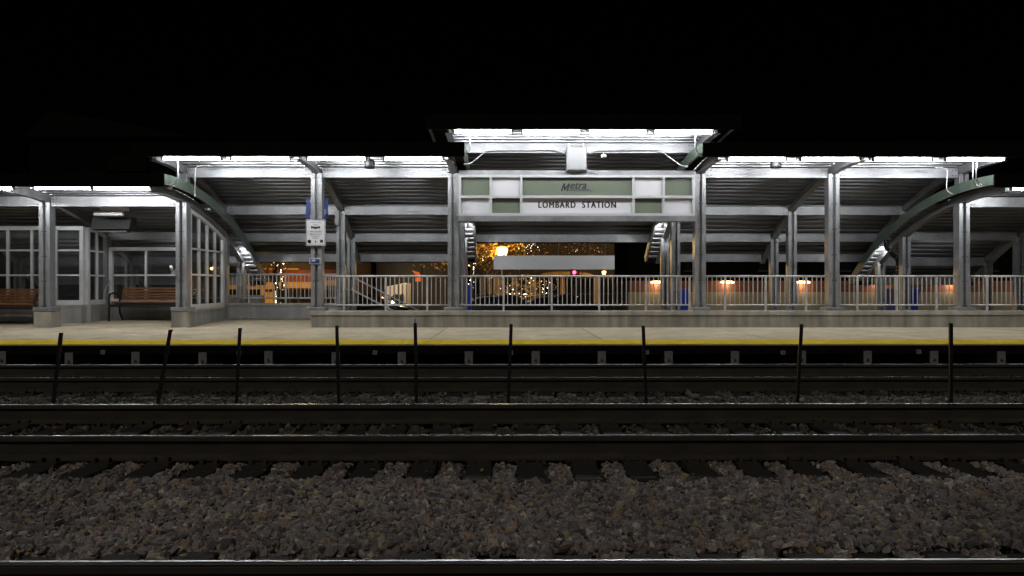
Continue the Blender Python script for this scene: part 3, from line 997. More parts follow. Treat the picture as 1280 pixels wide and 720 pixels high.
bx = W(53, 380, 17.1)[0]
bench(bx - 2.4, bx, 17.32, .268, 'brown slatted bench in front of the first shelter, cut by the picture edge', (bx - 2.38, bx - .02))
bx = W(140, 380, 18.0)[0]
bench(bx, W(229, 380, 18.0)[0], 18.3, .298, 'brown slatted bench in the recess before the glass rear screen', (bx + .02, W(232, 380, 18.0)[0]))


# ------------------------------------------------------------------ railings
def railing(label, x0, x1, Y, zw, zt, zb, posts, gap=.1015, group='grey steel railings'):
    t = thing('railing', label, 'railing', ((x0 + x1) / 2, Y, zw), group)
    MB().tube([(x0, Y, zt), (x1, Y, zt)], .024, 8).build('top_rail', M['railgalv'], t)
    MB().tube([(x0, Y, zb), (x1, Y, zb)], .019, 8).build('bottom_rail', M['railgalv'], t)
    n = max(1, round((x1 - x0) / (gap * 10.3)))
    px = [x0 + (x1 - x0) * (i + .5) / n for i in range(n)] if posts is None else posts
    for p in px:
        MB().bbox(p - .021, p + .021, Y - .021, Y + .021, zw - .03, zt - .012, .004).build('post', M['railgalv'], t)
    proto = None
    x = x0 + gap * .6
    while x < x1 - .03:
        if all(abs(x - p) > .045 for p in px):
            if proto is None:
                proto = MB().box(x - .0085, x + .0085, Y - .0085, Y + .0085, zb, zt - .01).build('baluster', M['railgalv'], t)
                bx0 = x
            else:
                c = proto.copy(); COL.objects.link(c); c.location.x = proto.location.x + x - bx0
        x += gap
    return t


YG = 16.40
zt, zb = W(640, 345.3, YG)[1], W(640, 381.3, YG)[1]
seg = [('c', 'd', 'railing bay with the stair handrail behind it, between the notice post and the sign'), ('d', 'e', 'widest railing bay under the station sign, street lantern behind'),
       ('e', 'f', 'railing bay just past the sign post, two glowing lamps behind'), ('f', 'g', 'railing bay in front of the black downpipe'), ('g', 'h', 'railing bay past the last column, cut by the picture edge')]
for a, b, lb in seg:
    railing(lb, BX[a] + .125, BX[b] - .125, YG, WT, zt, zb, [W(p, 360, YG)[0] for p in (629.5, 689.5, 749, 807.5, 862)] if a == 'd' else None)
zr, zrb = W(330, 343, YR + .1)[1], W(330, 372.5, YR + .1)[1]
railing('shorter railing on the low rear wall, orange shop front behind', BX['b'] + .16, XL + .1, YR + .12, RT, zr, zrb, None)

# stair handrails going down behind the wall, and the steps
t = thing('stair_handrail', 'sloping double handrail of the stairs going down behind the railing', 'handrail', (-3.0, 17.4, 0))
for Yh in (17.15, 17.9):
    hb = MB()
    for (pa, qa), (pb, qb) in (((440, 346), (530, 392)), ((440, 362), (500, 393))):
        xa, za = W(pa, qa, Yh); xb, zb2 = W(pb, qb, Yh)
        k = 1.6
        hb.tube([(xa - .25, Yh, za), (xa, Yh, za), (xa + (xb - xa) * k, Yh, za + (zb2 - za) * k)], .02, 8)
    hb.build('rail', M['galv'], t)
    for q in (.02, .5, 1.0, 1.45):
        xa, za = W(440, 346, Yh); xb, zb2 = W(530, 392, Yh)
        X = xa + (xb - xa) * q; Z = za + (zb2 - za) * q
        MB().tube([(X, Yh, Z - .95), (X, Yh, Z)], .018, 6).build('post', M['galv'], t)
st = MB()
for i in range(5):
    st.box(-3.4 + i * .32, -3.4 + (i + 1) * .32 + .01, 16.56, 18.28, -.61, .25 - .165 * (i + 1))
o = st.build('steps', M['wall'])
tag(o, 'concrete steps going down behind the railing', 'steps')

# ------------------------------------------------------------------ station name sign
YS = 16.20
t = thing('station_sign', 'wide framed station name sign with green and white panels', 'sign', (1.4, YS, 2.6))


def text(s, cx, cz, Y, h, mt, parent, name='lettering', width=None, shear=0.0, space=1.0, bold=0.0, depth=.003, flip=False, rot=0.0, weight=0.0):
    cu = bpy.data.curves.new(name, 'FONT')
    cu.body = s; cu.size = 1.0; cu.align_x = 'CENTER'; cu.align_y = 'CENTER'
    cu.shear = shear; cu.space_character = space; cu.offset = bold; cu.extrude = .02
    to = bpy.data.objects.new(name, cu); COL.objects.link(to)
    dg = bpy.context.evaluated_depsgraph_get(); dg.update()
    me = bpy.data.meshes.new_from_object(to.evaluated_get(dg))
    COL.objects.unlink(to); bpy.data.objects.remove(to)
    co = np.empty(len(me.vertices) * 3); me.vertices.foreach_get('co', co); co = co.reshape(-1, 3)
    mn, mx = co.min(0), co.max(0)
    sy = h / (mx[1] - mn[1]); sx = (width / (mx[0] - mn[0])) if width else sy
    nx = (co[:, 0] - (mn[0] + mx[0]) / 2) * sx; nz = (co[:, 1] - (mn[1] + mx[1]) / 2) * sy; ny = -co[:, 2] / .02 * depth / 2
    if rot:
        nx, nz = nx * math.cos(rot) - nz * math.sin(rot), nx * math.sin(rot) + nz * math.cos(rot)
    off = Vector((0, 0, 0)); p = parent
    while p is not None:
        off += p.location; p = p.parent
    out = np.stack([nx + cx - off.x, ny + Y - off.y, nz + cz - off.z], 1)
    me.vertices.foreach_set('co', out.ravel()); me.update()
    if weight:                                   # heavier strokes: a second set of the letters a hair to the side
        vs = [tuple(p) for p in out] + [(p[0] + weight, p[1] - .0006, p[2]) for p in out] + [(p[0] + weight * .5, p[1] - .0012, p[2] + weight * .45) for p in out]
        fs = [tuple(p.vertices) for p in me.polygons]
        nv = len(out)
        m3 = bpy.data.meshes.new(name)
        m3.from_pydata(vs, [], fs + [tuple(i + nv for i in f) for f in fs] + [tuple(i + 2 * nv for i in f) for f in fs])
        me = m3
    me.materials.append(mt)
    o = bpy.data.objects.new(name, me); COL.objects.link(o); o.parent = parent
    return o


gx = [573.5, 613.5, 651.5, 791.5, 829, 868]
gz = [219, 246.3, 270]
XS = [W(p, 245, YS)[0] for p in gx]
ZS = [W(720, p, YS)[1] for p in gz]
bw = .028
fr = MB()
fr.box(XS[0], XS[-1], YS - .06, YS + .10, ZS[0] - 2 * bw, ZS[0]); fr.box(XS[0], XS[-1], YS - .06, YS + .10, ZS[2], ZS[2] + 2 * bw)
for i, x in enumerate(XS):
    a, b = (x, x + 2 * bw) if i == 0 else ((x - 2 * bw, x) if i == 5 else (x - bw, x + bw))
    fr.box(a, b, YS - .058, YS + .098, ZS[2] + 2 * bw, ZS[0] - 2 * bw)
for i in range(5):
    a = XS[i] + (2 * bw if i == 0 else bw); b = XS[i + 1] - (2 * bw if i == 4 else bw)
    fr.box(a, b, YS - .056, YS + .096, ZS[1] - bw, ZS[1] + bw)
fr.build('frame', M['sign_frame'], t)
pat = [['g', 'w', 'g', 'w', 'g'], ['w', 'g', 'w', 'g', 'w']]
for r in range(2):
    for i in range(5):
        a = XS[i] + (2 * bw if i == 0 else bw); b = XS[i + 1] - (2 * bw if i == 4 else bw)
        z1 = ZS[r] - (2 * bw if r == 0 else bw); z0 = ZS[r + 1] + (2 * bw if r == 1 else bw)
        MB().box(a + .001, b - .001, YS + .03, YS + .06, z0 + .001, z1 - .001).build('panel', M['sign_green' if pat[r][i] == 'g' else 'sign_white'], t)
yt = YS + .027
cx, cz = W(721, 256, yt)
text('LOMBARD  STATION', cx, cz, yt, W(0, 251.9, yt)[1] - W(0, 259.7, yt)[1], M['ink'], t, 'name_lettering', width=W(769.5, 256, yt)[0] - W(673, 256, yt)[0], space=1.25, weight=.016)
# operator mark: tall slanted M, small slanted letters raised on a grey bar with a thin tail
x0, z0 = W(701, 238.8, yt); x1, z1 = W(713, 229.3, yt)
mo = [(0, 0), (0, 1), (.27, 1), (.5, .45), (.73, 1), (1, 1), (1, 0), (.78, 0), (.78, .58), (.58, .08), (.42, .08), (.22, .58), (.22, 0)]
MB().prism([(x0 + (x1 - x0) * (u * .74 + v * .26), z0 + (z1 - z0) * v) for u, v in mo], yt - .002, yt + .002, 'y').build('emblem_initial', M['ink'], t)
xa, za = W(712.7, 236.0, yt); xb, zb1 = W(732.5, 228.6, yt)
text('etra', (xa + xb) / 2, (za + zb1) / 2, yt, zb1 - za, M['ink'], t, 'emblem_lettering', width=xb - xa, shear=.28, weight=.012)
q = [W(711.5, 236.2, yt), W(737.3, 236.2, yt), W(737.9, 237.9, yt), W(741.5, 237.9, yt), W(741, 239.0, yt), W(709.9, 239.0, yt)]
MB().prism(q, yt - .002, yt + .002, 'y').build('emblem_bar', M['ink_grey'], t)
# steel frame that carries the sign
bz1 = W(720, 213, YS)[1]; bz0 = ZS[0] + .004
t2 = thing('sign_support', 'galvanised beams above and below the station name sign', 'beam', (1.4, YS, 2.5))
MB().box(BX['d'] + .13, BX['e'] - .13, YS + .0, YS + .16, bz0, bz1).build('top_beam', M['galv'], t2)
cz0 = W(720, 277, YS)[1]
MB().box(BX['d'] + .13, BX['e'] - .13, YS - .10, YS + .20, cz0, ZS[2] - .004).build('bottom_ledge', M['galv'], t2)
MB().box(XS[0] - .06, XS[0] - .003, YS - .02, YS + .12, ZS[2], bz0 - .01).build('side_channel', M['galv'], t2)
MB().box(XS[-1] + .003, XS[-1] + .06, YS - .02, YS + .12, ZS[2], bz0 - .01).build('side_channel', M['galv'], t2)

# ------------------------------------------------------------------ hanging grey panel at the back of the middle bay
YH = 21.35
xa, z1 = W(617, 319.5, YH); xb, z0 = W(768, 337, YH)
t = thing('hanging_panel', 'blank grey sign back hanging on rods under the rear of the middle canopy', 'sign', ((xa + xb) / 2, YH, z0))
MB().bbox(xa, xb, YH - .05, YH + .05, z0, z1, .008).build('panel', M['panel_back'], t)
for px in (630, 657, 698, 737, 756):
    X = W(px, 310, YH)[0]
    MB().tube([(X, YH, z1), (X, YH - .25, z1 + .42)], .010, 6).build('rod', M['galv'], t)
    MB().cbox((X, YH, z1 + .012), (.06, .06, .024)).build('bracket', M['bolt'], t)

# ------------------------------------------------------------------ signs on the notice post
XC = BX['c']
Yq = 16.26
t = thing('notice_sign', 'white notice board with a dark picture and hotline lines on the canopy column', 'sign', (XC, Yq, 2.0))
xa, za = W(382.3, 307.5, Yq); xb, zb1 = W(407, 274.5, Yq)
MB().bbox(xa, xb, Yq - .012, Yq + .012, za, zb1, .009).build('board', M['boxgrey'], t)
MB().box(xa + .028, xb - .028, Yq - .0145, Yq - .0125, za + .03, zb1 - .03).build('face', M['sign_white'], t)
cx = (xa + xb) / 2; w = xb - xa; h = zb1 - za
yy = Yq - .0165
for s, fz, hh, ww in (('There is Help', .885, .032, .56), ('Call Us', .80, .028, .26), ('1-800-273-8255', .545, .038, .68), ('National Suicide', .455, .032, .66), ('Prevention', .38, .03, .44), ('Hotline', .30, .03, .30)):
    text(s, cx, za + h * fz, yy, hh, M['ink'], t, 'lettering', width=w * ww, bold=0)
ic = MB().prism([(cx - .10, za + h * .755), (cx - .05, za + h * .735), (cx + .05, za + h * .735), (cx + .10, za + h * .755), (cx + .10, za + h * .655), (cx + .05, za + h * .665),
                 (cx, za + h * .635), (cx - .05, za + h * .665), (cx - .10, za + h * .655)], yy - .001, yy + .001, 'y')
ic.build('picture', M['ink'], t)
ring = [(cx - .135 + .042 * math.cos(a), za + h * .17 + .042 * math.sin(a)) for a in [i * math.pi / 12 for i in range(25)]]
ring += [(cx - .135 + .034 * math.cos(a), za + h * .17 + .034 * math.sin(a)) for a in [-i * math.pi / 12 for i in range(25)]]
MB().prism(ring, yy - .001, yy + .001, 'y').prism([(cx - .15, za + h * .15), (cx - .12, za + h * .15), (cx - .125, za + h * .19), (cx - .145, za + h * .19)], yy - .001, yy + .001, 'y').build('emblem', M['ink'], t)
MB().prism([(cx - .018, za + h * .13), (cx + .018, za + h * .13), (cx + .006, za + h * .21), (cx - .006, za + h * .21)], yy - .001, yy + .001, 'y').build('emblem', M['ink'], t)
MB().prism([(cx + .10, za + h * .12), (cx + .165, za + h * .12), (cx + .165, za + h * .24), (cx + .10, za + h * .24)], yy - .001, yy + .001, 'y').build('emblem', M['ink'], t)
MB().box(XC - .10, XC - .03, Yq + .012, 16.30, za - .06, zb1 + .02).box(XC + .03, XC + .10, Yq + .012, 16.30, za - .06, zb1 + .02).build('bracket', M['bolt'], t)

Yb = 16.52
t = thing('blue_sign', 'blue direction sign with white arrow, held behind the canopy column', 'sign', (XC, Yb, 2.6))
xa, za = W(382, 274, Yb); xb, zb1 = W(409.5, 248, Yb)
MB().bbox(xa, xb, Yb + .03, Yb + .05, za, zb1, .006).build('board', M['blue'], t)
for px, zf in ((404.0, 1),):
    X = W(px, 260, Yb)[0]; z = za + (zb1 - za) * .80
    MB().prism([(X - .008, z + .07), (X + .008, z + .07), (X + .008, z), (X + .025, z), (X, z - .06), (X - .025, z), (X - .008, z)], Yb + .026, Yb + .029, 'y').build('arrow', M['white'], t)
X = W(405, 260, Yb)[0]
text('TO', X, za + (zb1 - za) * .40, Yb + .027, .075, M['white'], t, 'lettering', width=.065, bold=.02)
text('ST', X, za + (zb1 - za) * .22, Yb + .027, .075, M['white'], t, 'lettering', width=.065, bold=.02)
MB().box(XC - .20, XC - .12, Yb - .02, Yb + .028, zb1 - .09, zb1 - .03).box(XC - .20, XC - .12, Yb - .02, Yb + .028, za + .03, za + .09).build('bracket', M['galv'], t)

t = thing('operator_plate', 'small blue plate with a white slanted mark low on the notice column', 'sign', (XC, 16.27, 1.7))
xa, za = W(387, 330, 16.27); xb, zb1 = W(400.5, 323, 16.27)
MB().bbox(xa, xb, 16.26, 16.285, za, zb1, .005).build('plate', M['sign_white'], t)
MB().box(xa + .014, xb - .014, 16.257, 16.2598, za + .014, zb1 - .014).build('face', M['blue'], t)
w = xb - xa; h = zb1 - za
MB().prism([(xa + .03, za + h * .48), (xa + w * .50, za + h * .48), (xa + w * .58, za + h * .75), (xa + .07, za + h * .75)], 16.254, 16.2565, 'y').build('emblem', M['sign_white'], t)


# ------------------------------------------------------------------ conduits
def bend(pts, k=5):
    """round off the corners of a polyline"""
    P = [Vector(p) for p in pts]
    out = [P[0]]
    for i in range(1, len(P) - 1):
        a, b, c = P[i - 1], P[i], P[i + 1]
        r = min((a - b).length, (c - b).length) * .45
        p0 = b + (a - b).normalized() * min(r, .09); p2 = b + (c - b).normalized() * min(r, .09)
        for j in range(k + 1):
            t = j / k
            out.append(p0 * (1 - t) ** 2 + b * 2 * t * (1 - t) + p2 * t * t)
    out.append(P[-1])
    return out


def conduit(pp, label, r=.014, ys=None, fit=True):
    pts = []
    for i, (px, py, Y) in enumerate(pp):
        X, Z = W(px, py, Y); pts.append((X, Y, Z))
    t = thing('conduit', label, 'conduit', pts[0])
    MB().tube(bend(pts), r, 8).build('pipe', M['conduit'], t)
    if fit:
        for p, q in ((pts[0], pts[1]), (pts[-1], pts[-2])):
            d = (Vector(q) - Vector(p)).normalized()
            MB().tube([p, Vector(p) + d * .05], r * 1.5, 8).build('coupling', M['conduit'], t)


conduit([(222.6, 199, 15.05), (222.4, 226, 15.05), (214, 233, 15.15)], 'bent conduit dropping onto the front of the bench canopy')
conduit([(262, 207, 15.9), (244.5, 207.5, 15.9), (243.3, 246, 15.9)], 'thin hooked conduit behind the green curved end of the bench canopy', .011)
conduit([(587.3, 164, 15.06), (587.3, 188, 15.06), (577, 195, 15.2)], 'short white conduit hanging over the sign on the speaker side')
conduit([(579.6, 205, 16.0), (588, 204.6, 16.05), (609, 187.8, 16.26), (695, 187.3, 16.26), (706, 192, 16.2)], 'long cranked conduit running to the grey junction box from the notice side')
conduit([(869, 163, 15.06), (869, 187, 15.06), (876.5, 195, 15.2)], 'short white conduit hanging over the end of the sign past the sensor')
conduit([(737, 192, 16.2), (745, 187.8, 16.26), (824, 187.2, 16.26), (851, 207, 16.05), (860, 208, 16.0)], 'long cranked conduit running away from the grey junction box past the sensor')
conduit([(732, 212, 16.12), (742, 214, 16.12), (746, 216, 16.16)], 'tiny conduit stub at the bottom of the junction box', .009, fit=False)
conduit([(1216.8, 200, 15.05), (1216, 227, 15.05), (1222, 233, 15.15)], 'inner one of twin conduits dropping onto the green roof end')
conduit([(1220.6, 200, 15.05), (1219.8, 226, 15.05), (1226.5, 232, 15.15)], 'outer one of twin conduits dropping onto the green roof end')
conduit([(1168, 209.5, 15.9), (1184.4, 210.5, 15.9), (1183, 238, 15.9), (1191, 243, 15.9)], 'hooked conduit behind the twin conduits', .011)
conduit([(318, 331, 19.86), (304.5, 331.5, 19.86), (304, 386, 19.86)], 'conduit bending down the rear column behind the low rear wall')
conduit([(137, 350, 18.45), (135, 356, 18.45), (130, 366, 18.45), (130, 380, 18.45)], 'cranked conduit on the shelter post', .012)
conduit([(686, 320, 16.5), (699, 320, 16.5)], 'cable stub', .006, fit=False) if False else None

# small boxes, sensor, speakers, camera
X, z1 = W(708, 184, 16.10); Xb, z0 = W(733, 213.5, 16.10)
t = thing('junction_box', 'grey electrical junction box hanging above the station sign', 'box', ((X + Xb) / 2, 16.1, z0))
MB().bbox(X, Xb, 16.04, 16.22, z0, z1, .012).build('case', M['boxgrey'], t)
MB().bbox(X + .012, Xb - .012, 16.025, 16.038, z0 + .012, z1 - .012, .005).build('lid', M['boxgrey'], t)
for xx in (X + .06, Xb - .06):
    MB().box(xx - .015, xx + .015, 16.16, 16.19, z1, z1 + .10).build('hanger', M['conduit'], t)
X, z = W(754.5, 195, 16.2)
t = thing('sensor', 'small white sensor under the middle canopy beam', 'sensor', (X, 16.2, z))
MB().bbox(X - .055, X + .055, 16.16, 16.25, z - .035, z + .035, .012).build('case', M['white'], t)
MB().tube([(X, 16.2, z + .035), (X, 16.26, z + .09)], .012, 6).build('bracket', M['white'], t)
MB().tube([(X, 16.159, z - .01), (X, 16.145, z - .012)], .018, 8).build('lens', M['black'], t)
for px, lb in ((462, 'dark speaker pod hanging between the tubes past the notice column'), (970, 'dark speaker pod hanging between the tubes past the sign post')):
    X, z = W(px, 205, 15.35)
    t = thing('speaker_pod', lb, 'speaker', (X, 15.35, z), 'speaker pods')
    mb = MB()
    prof = [(.02, .10), (.085, .085), (.108, .06), (.112, -.06), (.10, -.085), (.09, -.09), (.0001, -.085)]
    n = 16
    vs = [(X + r * math.cos(2 * math.pi * k / n), 15.35 + r * math.sin(2 * math.pi * k / n), z + h) for r, h in prof for k in range(n)]
    fs = [(i * n + k, i * n + (k + 1) % n, (i + 1) * n + (k + 1) % n, (i + 1) * n + k) for i in range(len(prof) - 1) for k in range(n)]
    mb.add(vs, fs, True); mb.add(vs[:n], [tuple(range(n))])
    mb.build('shell', M['pod'], t)
    MB().tube([(X, 15.35, z + .09), (X, 15.35, zdeck(15.35, ZD['high']) + .02)], .014, 8).build('stem', M['pod'], t)
X, z = W(219, 339, 16.28)
t = thing('security_camera', 'little white camera on the shelter corner column', 'camera', (X, 16.28, z))
MB().tube([(X - .03, 16.2, z + .03), (X - .02, 16.12, z + .10)], .03, 10).build('body', M['white'], t)
MB().bbox(X - .05, X + .03, 16.2, 16.29, z - .07, z + .02, .01).build('mount', M['boxgrey'], t)
for px, py0, py1, Y, lb in ((301, 345.5, 358, 19.8, 'pale conduit box on the rear column behind the low wall'), (421.5, 263, 282, 18.6, 'pale electrical box high on the second row column beside the blue sign'),
                            (1097, 347, 356, 19.8, 'pale conduit box on the rear column beside the black downpipe')):
    X, z1 = W(px, py0, Y); _, z0 = W(px, py1, Y)
    t = thing('conduit_box', lb, 'box', (X, Y, z0))
    MB().bbox(X - .055, X + .055, Y - .05, Y + .05, z0, z1, .01).build('case', M['boxgrey'], t)
    MB().bbox(X - .046, X + .046, Y - .062, Y - .052, z0 + .015, z1 - .015, .004).build('lid', M['boxgrey'], t)

# heater and lamp under the bench canopy
Y = 17.0
xa, z1 = W(126, 259, Y); xb, z0 = W(160, 263.5, Y)
t = thing('ceiling_fixture', 'white tube fixture over the second bench', 'light fixture', ((xa + xb) / 2, Y, z0))
MB().bbox(xa, xb, Y - .06, Y + .06, z0, z1, .008).build('tray', M['white'], t)
xa2, z3 = W(121, 264.5, Y); xb2, z2 = W(156, 270.5, Y)
MB().tube([(xa2, Y - .09, (z2 + z3) / 2), (xb2, Y - .09, (z2 + z3) / 2)], (z3 - z2) / 2, 12).build('diffuser', M['white'], t)
MB().box(xa2 + .2, xa2 + .24, Y - .05, Y - .02, z2 + .02, z0).box(xb2 - .24, xb2 - .2, Y - .05, Y - .02, z2 + .02, z0).build('bracket', M['galv'], t)
for s in (.25, .75):
    X = xa + (xb - xa) * s
    MB().box(X - .01, X + .01, Y - .01, Y + .01, z1, zdeck(Y, ZD['low']) + .01).build('hanger', M['galv'], t)
Y = 17.3
xa, z1 = W(118, 272, Y); xb, z0 = W(166, 288, Y)
t = thing('infrared_heater', 'dark box shaped heater hanging behind the tube fixture over the second bench', 'heater', ((xa + xb) / 2, Y, z0))
MB().prism([(Y - .16, z0 + .02), (Y + .2, z0 - .02), (Y + .16, z1), (Y - .08, z1)], xa, xb).build('hood', M['heater'], t)
MB().box(xa + .15, xb - .1, Y - .10, Y + .10, z0 - .045, z0 - .012).build('element', M['bolt'], t)
for s in (.2, .8):
    X = xa + (xb - xa) * s
    MB().box(X - .01, X + .01, Y - .01, Y + .01, z1 - .01, zdeck(Y, ZD['low']) + .01).build('hanger', M['galv'], t)

# black downpipe at the low canopy end
pp = [(1107.5, 300, 18.9), (1107.5, 309, 18.9), (1122, 324, 19.0), (1122.8, 330, 19.0), (1122.8, 392, 19.0)]
pts = [(W(a, b, Y)[0], Y, W(a, b, Y)[1]) for a, b, Y in pp]
t = thing('downpipe', 'black cranked downpipe below the green curved roof end', 'downpipe', pts[-1])
MB().tube(bend(pts), .055, 12).build('pipe', M['black'], t)
for i, a in ((0, .2), (1, .25), (1, .8), (3, .05), (3, .12)):
    p = Vector(pts[i]).lerp(Vector(pts[i + 1]), a); q = Vector(pts[i]).lerp(Vector(pts[i + 1]), a + (.04 if i != 3 else .015))
    MB().tube([p, q], .060, 12).build('collar', M['galv'], t)

# blue bins behind the railing
for px, py, w, lb in ((581, 356.5, .42, 'narrow blue bin behind the sign column nearest the stair handrail'), (843, 361, .74, 'blue bin behind the double columns at the lit end of the sign bay'), (1127, 360.5, .74, 'blue bin behind the black downpipe')):
    Y = 21.9
    X, z1 = W(px, py, Y)
    t = thing('recycling_bin', lb, 'bin', (X, Y, .25), 'blue bins')
    b = MB()
    b.add([(X - w * .44, Y - .25, .27), (X + w * .44, Y - .25, .27), (X + w * .44, Y + .25, .27), (X - w * .44, Y + .25, .27),
           (X - w / 2, Y - .29, z1 - .07), (X + w / 2, Y - .29, z1 - .07), (X + w / 2, Y + .29, z1 - .07), (X - w / 2, Y + .29, z1 - .07)],
          [(0, 3, 2, 1), (4, 5, 6, 7), (0, 1, 5, 4), (1, 2, 6, 5), (2, 3, 7, 6), (3, 0, 4, 7)])
    b.build('body', M['bin'], t)
    MB().bbox(X - w / 2 - .02, X + w / 2 + .02, Y - .31, Y + .31, z1 - .069, z1, .02).build('lid', M['bin'], t)
    MB().tube([(X - w * .3, Y - .29, .32), (X - w * .3, Y - .26, .32)], .07, 10).tube([(X + w * .3, Y - .29, .32), (X + w * .3, Y - .26, .32)], .07, 10).build('wheel', M['tyre'], t)


# ------------------------------------------------------------------ the street behind
def point(parent, loc, e, col, r=.08):
    l = bpy.data.lights.new('glow', 'POINT'); l.energy = e; l.color = col; l.shadow_soft_size = r
    o = bpy.data.objects.new('glow', l); COL.objects.link(o); o.parent = parent; o.location = loc
    return o


# brick building with lamps past the sign
YB = 50.0
xa = W(786, 360, YB)[0]; xb = 48.0
t = thing('brick_building', 'long dark brick building with a cream base lit by wall lamps', 'building', ((xa + xb) / 2, YB, GZ))
zc = W(900, 365, YB)[1]
zbk = W(900, 351, YB)[1]
MB().box(xa, xb, YB, YB + 9, zbk + .002, 4.6).build('wall', M['dimwall'], t)  # near-black above the lamps: lack of lamp light put into the wall colour
MB().box(xa, xb, YB - .02, YB + 9, zc + .002, zbk).build('brick_band', M['brick'], t)
MB().box(xa - .05, xb + .05, YB - .07, YB + 9, GZ + .1, zc).build('base', M['cream'], t)
MB().box(xa - .1, xb + .1, YB - .12, YB + 9.1, 4.602, 4.85).build('parapet', M['darkwall'], t)
for i in range(5):
    X = W(868 + i * 92, 360, YB)[0]
    w_ = MB().box(X - .6, X + .6, YB - .05, YB + .05, 2.3, 3.7).build('window', M['darkglass'], t)
    MB().box(X - .7, X + .7, YB - .08, YB - .002, 2.2, 2.298).box(X - .7, X + .7, YB - .06, YB - .002, 3.702, 3.8).build('trim', M['darkwall'], w_)
order = ['beside the double columns', 'first past the sign post', 'second past the sign post', 'behind the black downpipe', 'before the last column', 'at the picture edge']
for i, px in enumerate((822, 909, 1004, 1101, 1191, 1284)):
    X, z = W(px, 353.5, YB - .32)
    y = YB - .32
    t = thing('wall_lamp', 'glowing orange wall lamp on the cream based brick wall, ' + order[i], 'lamp', (X, YB, z), 'wall lamps of the brick building')
    hd = MB()
    n = 14
    ring = [(X + .62 * math.cos(math.pi * k / n - math.pi), YB + .55 * math.sin(math.pi * k / n - math.pi)) for k in range(n + 1)]
    hd.prism(ring, z + .16, z + .20, 'z')
    hd.build('hood', M['darkwall'], t)
    MB().tube([(X - .46, y, z + .02), (X - .3, y, z + .05), (X + .3, y, z + .05), (X + .46, y, z + .02)], [.04, .08, .08, .04], 8).build('lens', M['sconce'], t)
    MB().box(X - .05, X + .05, y + .06, YB - .002, z - .03, z + .03).build('arm', M['darkwall'], t)
    point(t, (0, -.30, -.14), 36, (1.0, .68, .42), .08)

# shop row on the notice side: red brown fascia, yellow bands
YK = 40.0
xa = W(268, 360, YK)[0]; xb = W(446, 360, YK)[0]
t = thing('shop_building', 'orange lit shop front with red brown fascia behind the low rear wall', 'shop', ((xa + xb) / 2, YK, GZ))
MB().box(xa, xb, YK, YK + 10, GZ + .1, 5.6).build('wall', M['tanbrick'], t)
for a, b, c, d, mt, nm, dep in ((356, 391, 337.5, 352.3, 'redbrown', 'fascia', .16), (404, 446, 337, 350, 'redbrown', 'fascia', .16), (331, 355, 338, 345, 'redbrown', 'fascia', .14),
                                (356, 392, 352.4, 360.3, 'stone', 'sign_band', .26), (284, 352, 353, 361.5, 'stone', 'sign_band', .20), (404, 428, 350.4, 357, 'stone', 'sign_band', .2),
                                (327.5, 332, 336.5, 380, 'stone', 'pilaster', .30), (356, 375, 335.5, 337.3, 'stone', 'cornice', .34), (330, 346, 335.5, 337.3, 'stone', 'cornice', .34),
                                (333, 343, 365, 380, 'stone', 'plinth', .22), (268, 284, 338, 362, 'redbrown', 'fascia', .12), (344, 349, 361.7, 380, 'cream', 'pilaster', .22)):
    x0, z1 = W(a, c, YK); x1, z0 = W(b, d, YK)
    MB().box(x0, x1, YK - dep, YK - .002, z0, z1).build(nm, M[mt], t)
for a, b in ((286, 326), (350, 362), (364, 373), (375, 391), (404, 416), (418, 432)):
    x0, z1 = W(a, 361.8, YK); x1, z0 = W(b, 384, YK)
    w_ = MB().box(x0 + .03, x1 - .03, YK - .05, YK - .003, z0, z1 - .02).build('window', M['darkglass'], t)
    MB().box(x0 - .03, x0 + .03, YK - .10, YK - .002, z0, z1).box(x1 - .03, x1 + .03, YK - .10, YK - .002, z0, z1).build('window_frame', M['darkwall'], w_)

# cream lit shop with dark shapes
YJ = 44.0
xa = W(470, 360, YJ)[0]; xb = W(562, 360, YJ)[0]
t = thing('lit_shop', 'small dark shop with a cream lit display window behind the stair handrail', 'shop', ((xa + xb) / 2, YJ, GZ))
MB().box(xa, xb, YJ, YJ + 9, GZ + .1, 4.2).build('wall', M['darkwall'], t)
x0, z1 = W(483, 355.5, YJ); x1, z0 = W(508, 380, YJ)
w_ = MB().add([(x0, YJ - .03, z0), (x1, YJ - .03, z0), (x1, YJ - .03, z1 + .1), (x0, YJ - .03, z1 - .12)], [(0, 1, 2, 3)]).build('display_window', M['warm_win'], t)
fr = MB()
for k in range(6):
    xx = x0 + (x1 - x0) * k / 5
    fr.box(xx - .03, xx + .03, YJ - .09, YJ - .035, z0, z1)
fr.build('window_frame', M['darkwall'], w_)
sh = MB()
for fx_, fz_, r in ((.45, .35, .2), (.62, .30, .24), (.25, .2, .2), (.8, .4, .15)):
    c = (x0 + (x1 - x0) * fx_, YJ - .12, z0 + (z1 - z0) * fz_)
    sh.tube([(c[0], c[1], z0), (c[0], c[1], c[2]), (c[0], c[1], c[2] + r)], [r * .9, r, r * .3], 8)
sh.build('display', M['darkwall'], w_)
x0, z1 = W(508.5, 354, YJ); x1, z0 = W(514, 380, YJ)
MB().box(x0, x1, YJ - .14, YJ - .002, z0, z1).build('door_leaf', M['cream'], t)
point(t, (W(500, 360, YJ)[0] - t.location.x + .5, -1.2, 2.2), 32, (1, .75, .45))

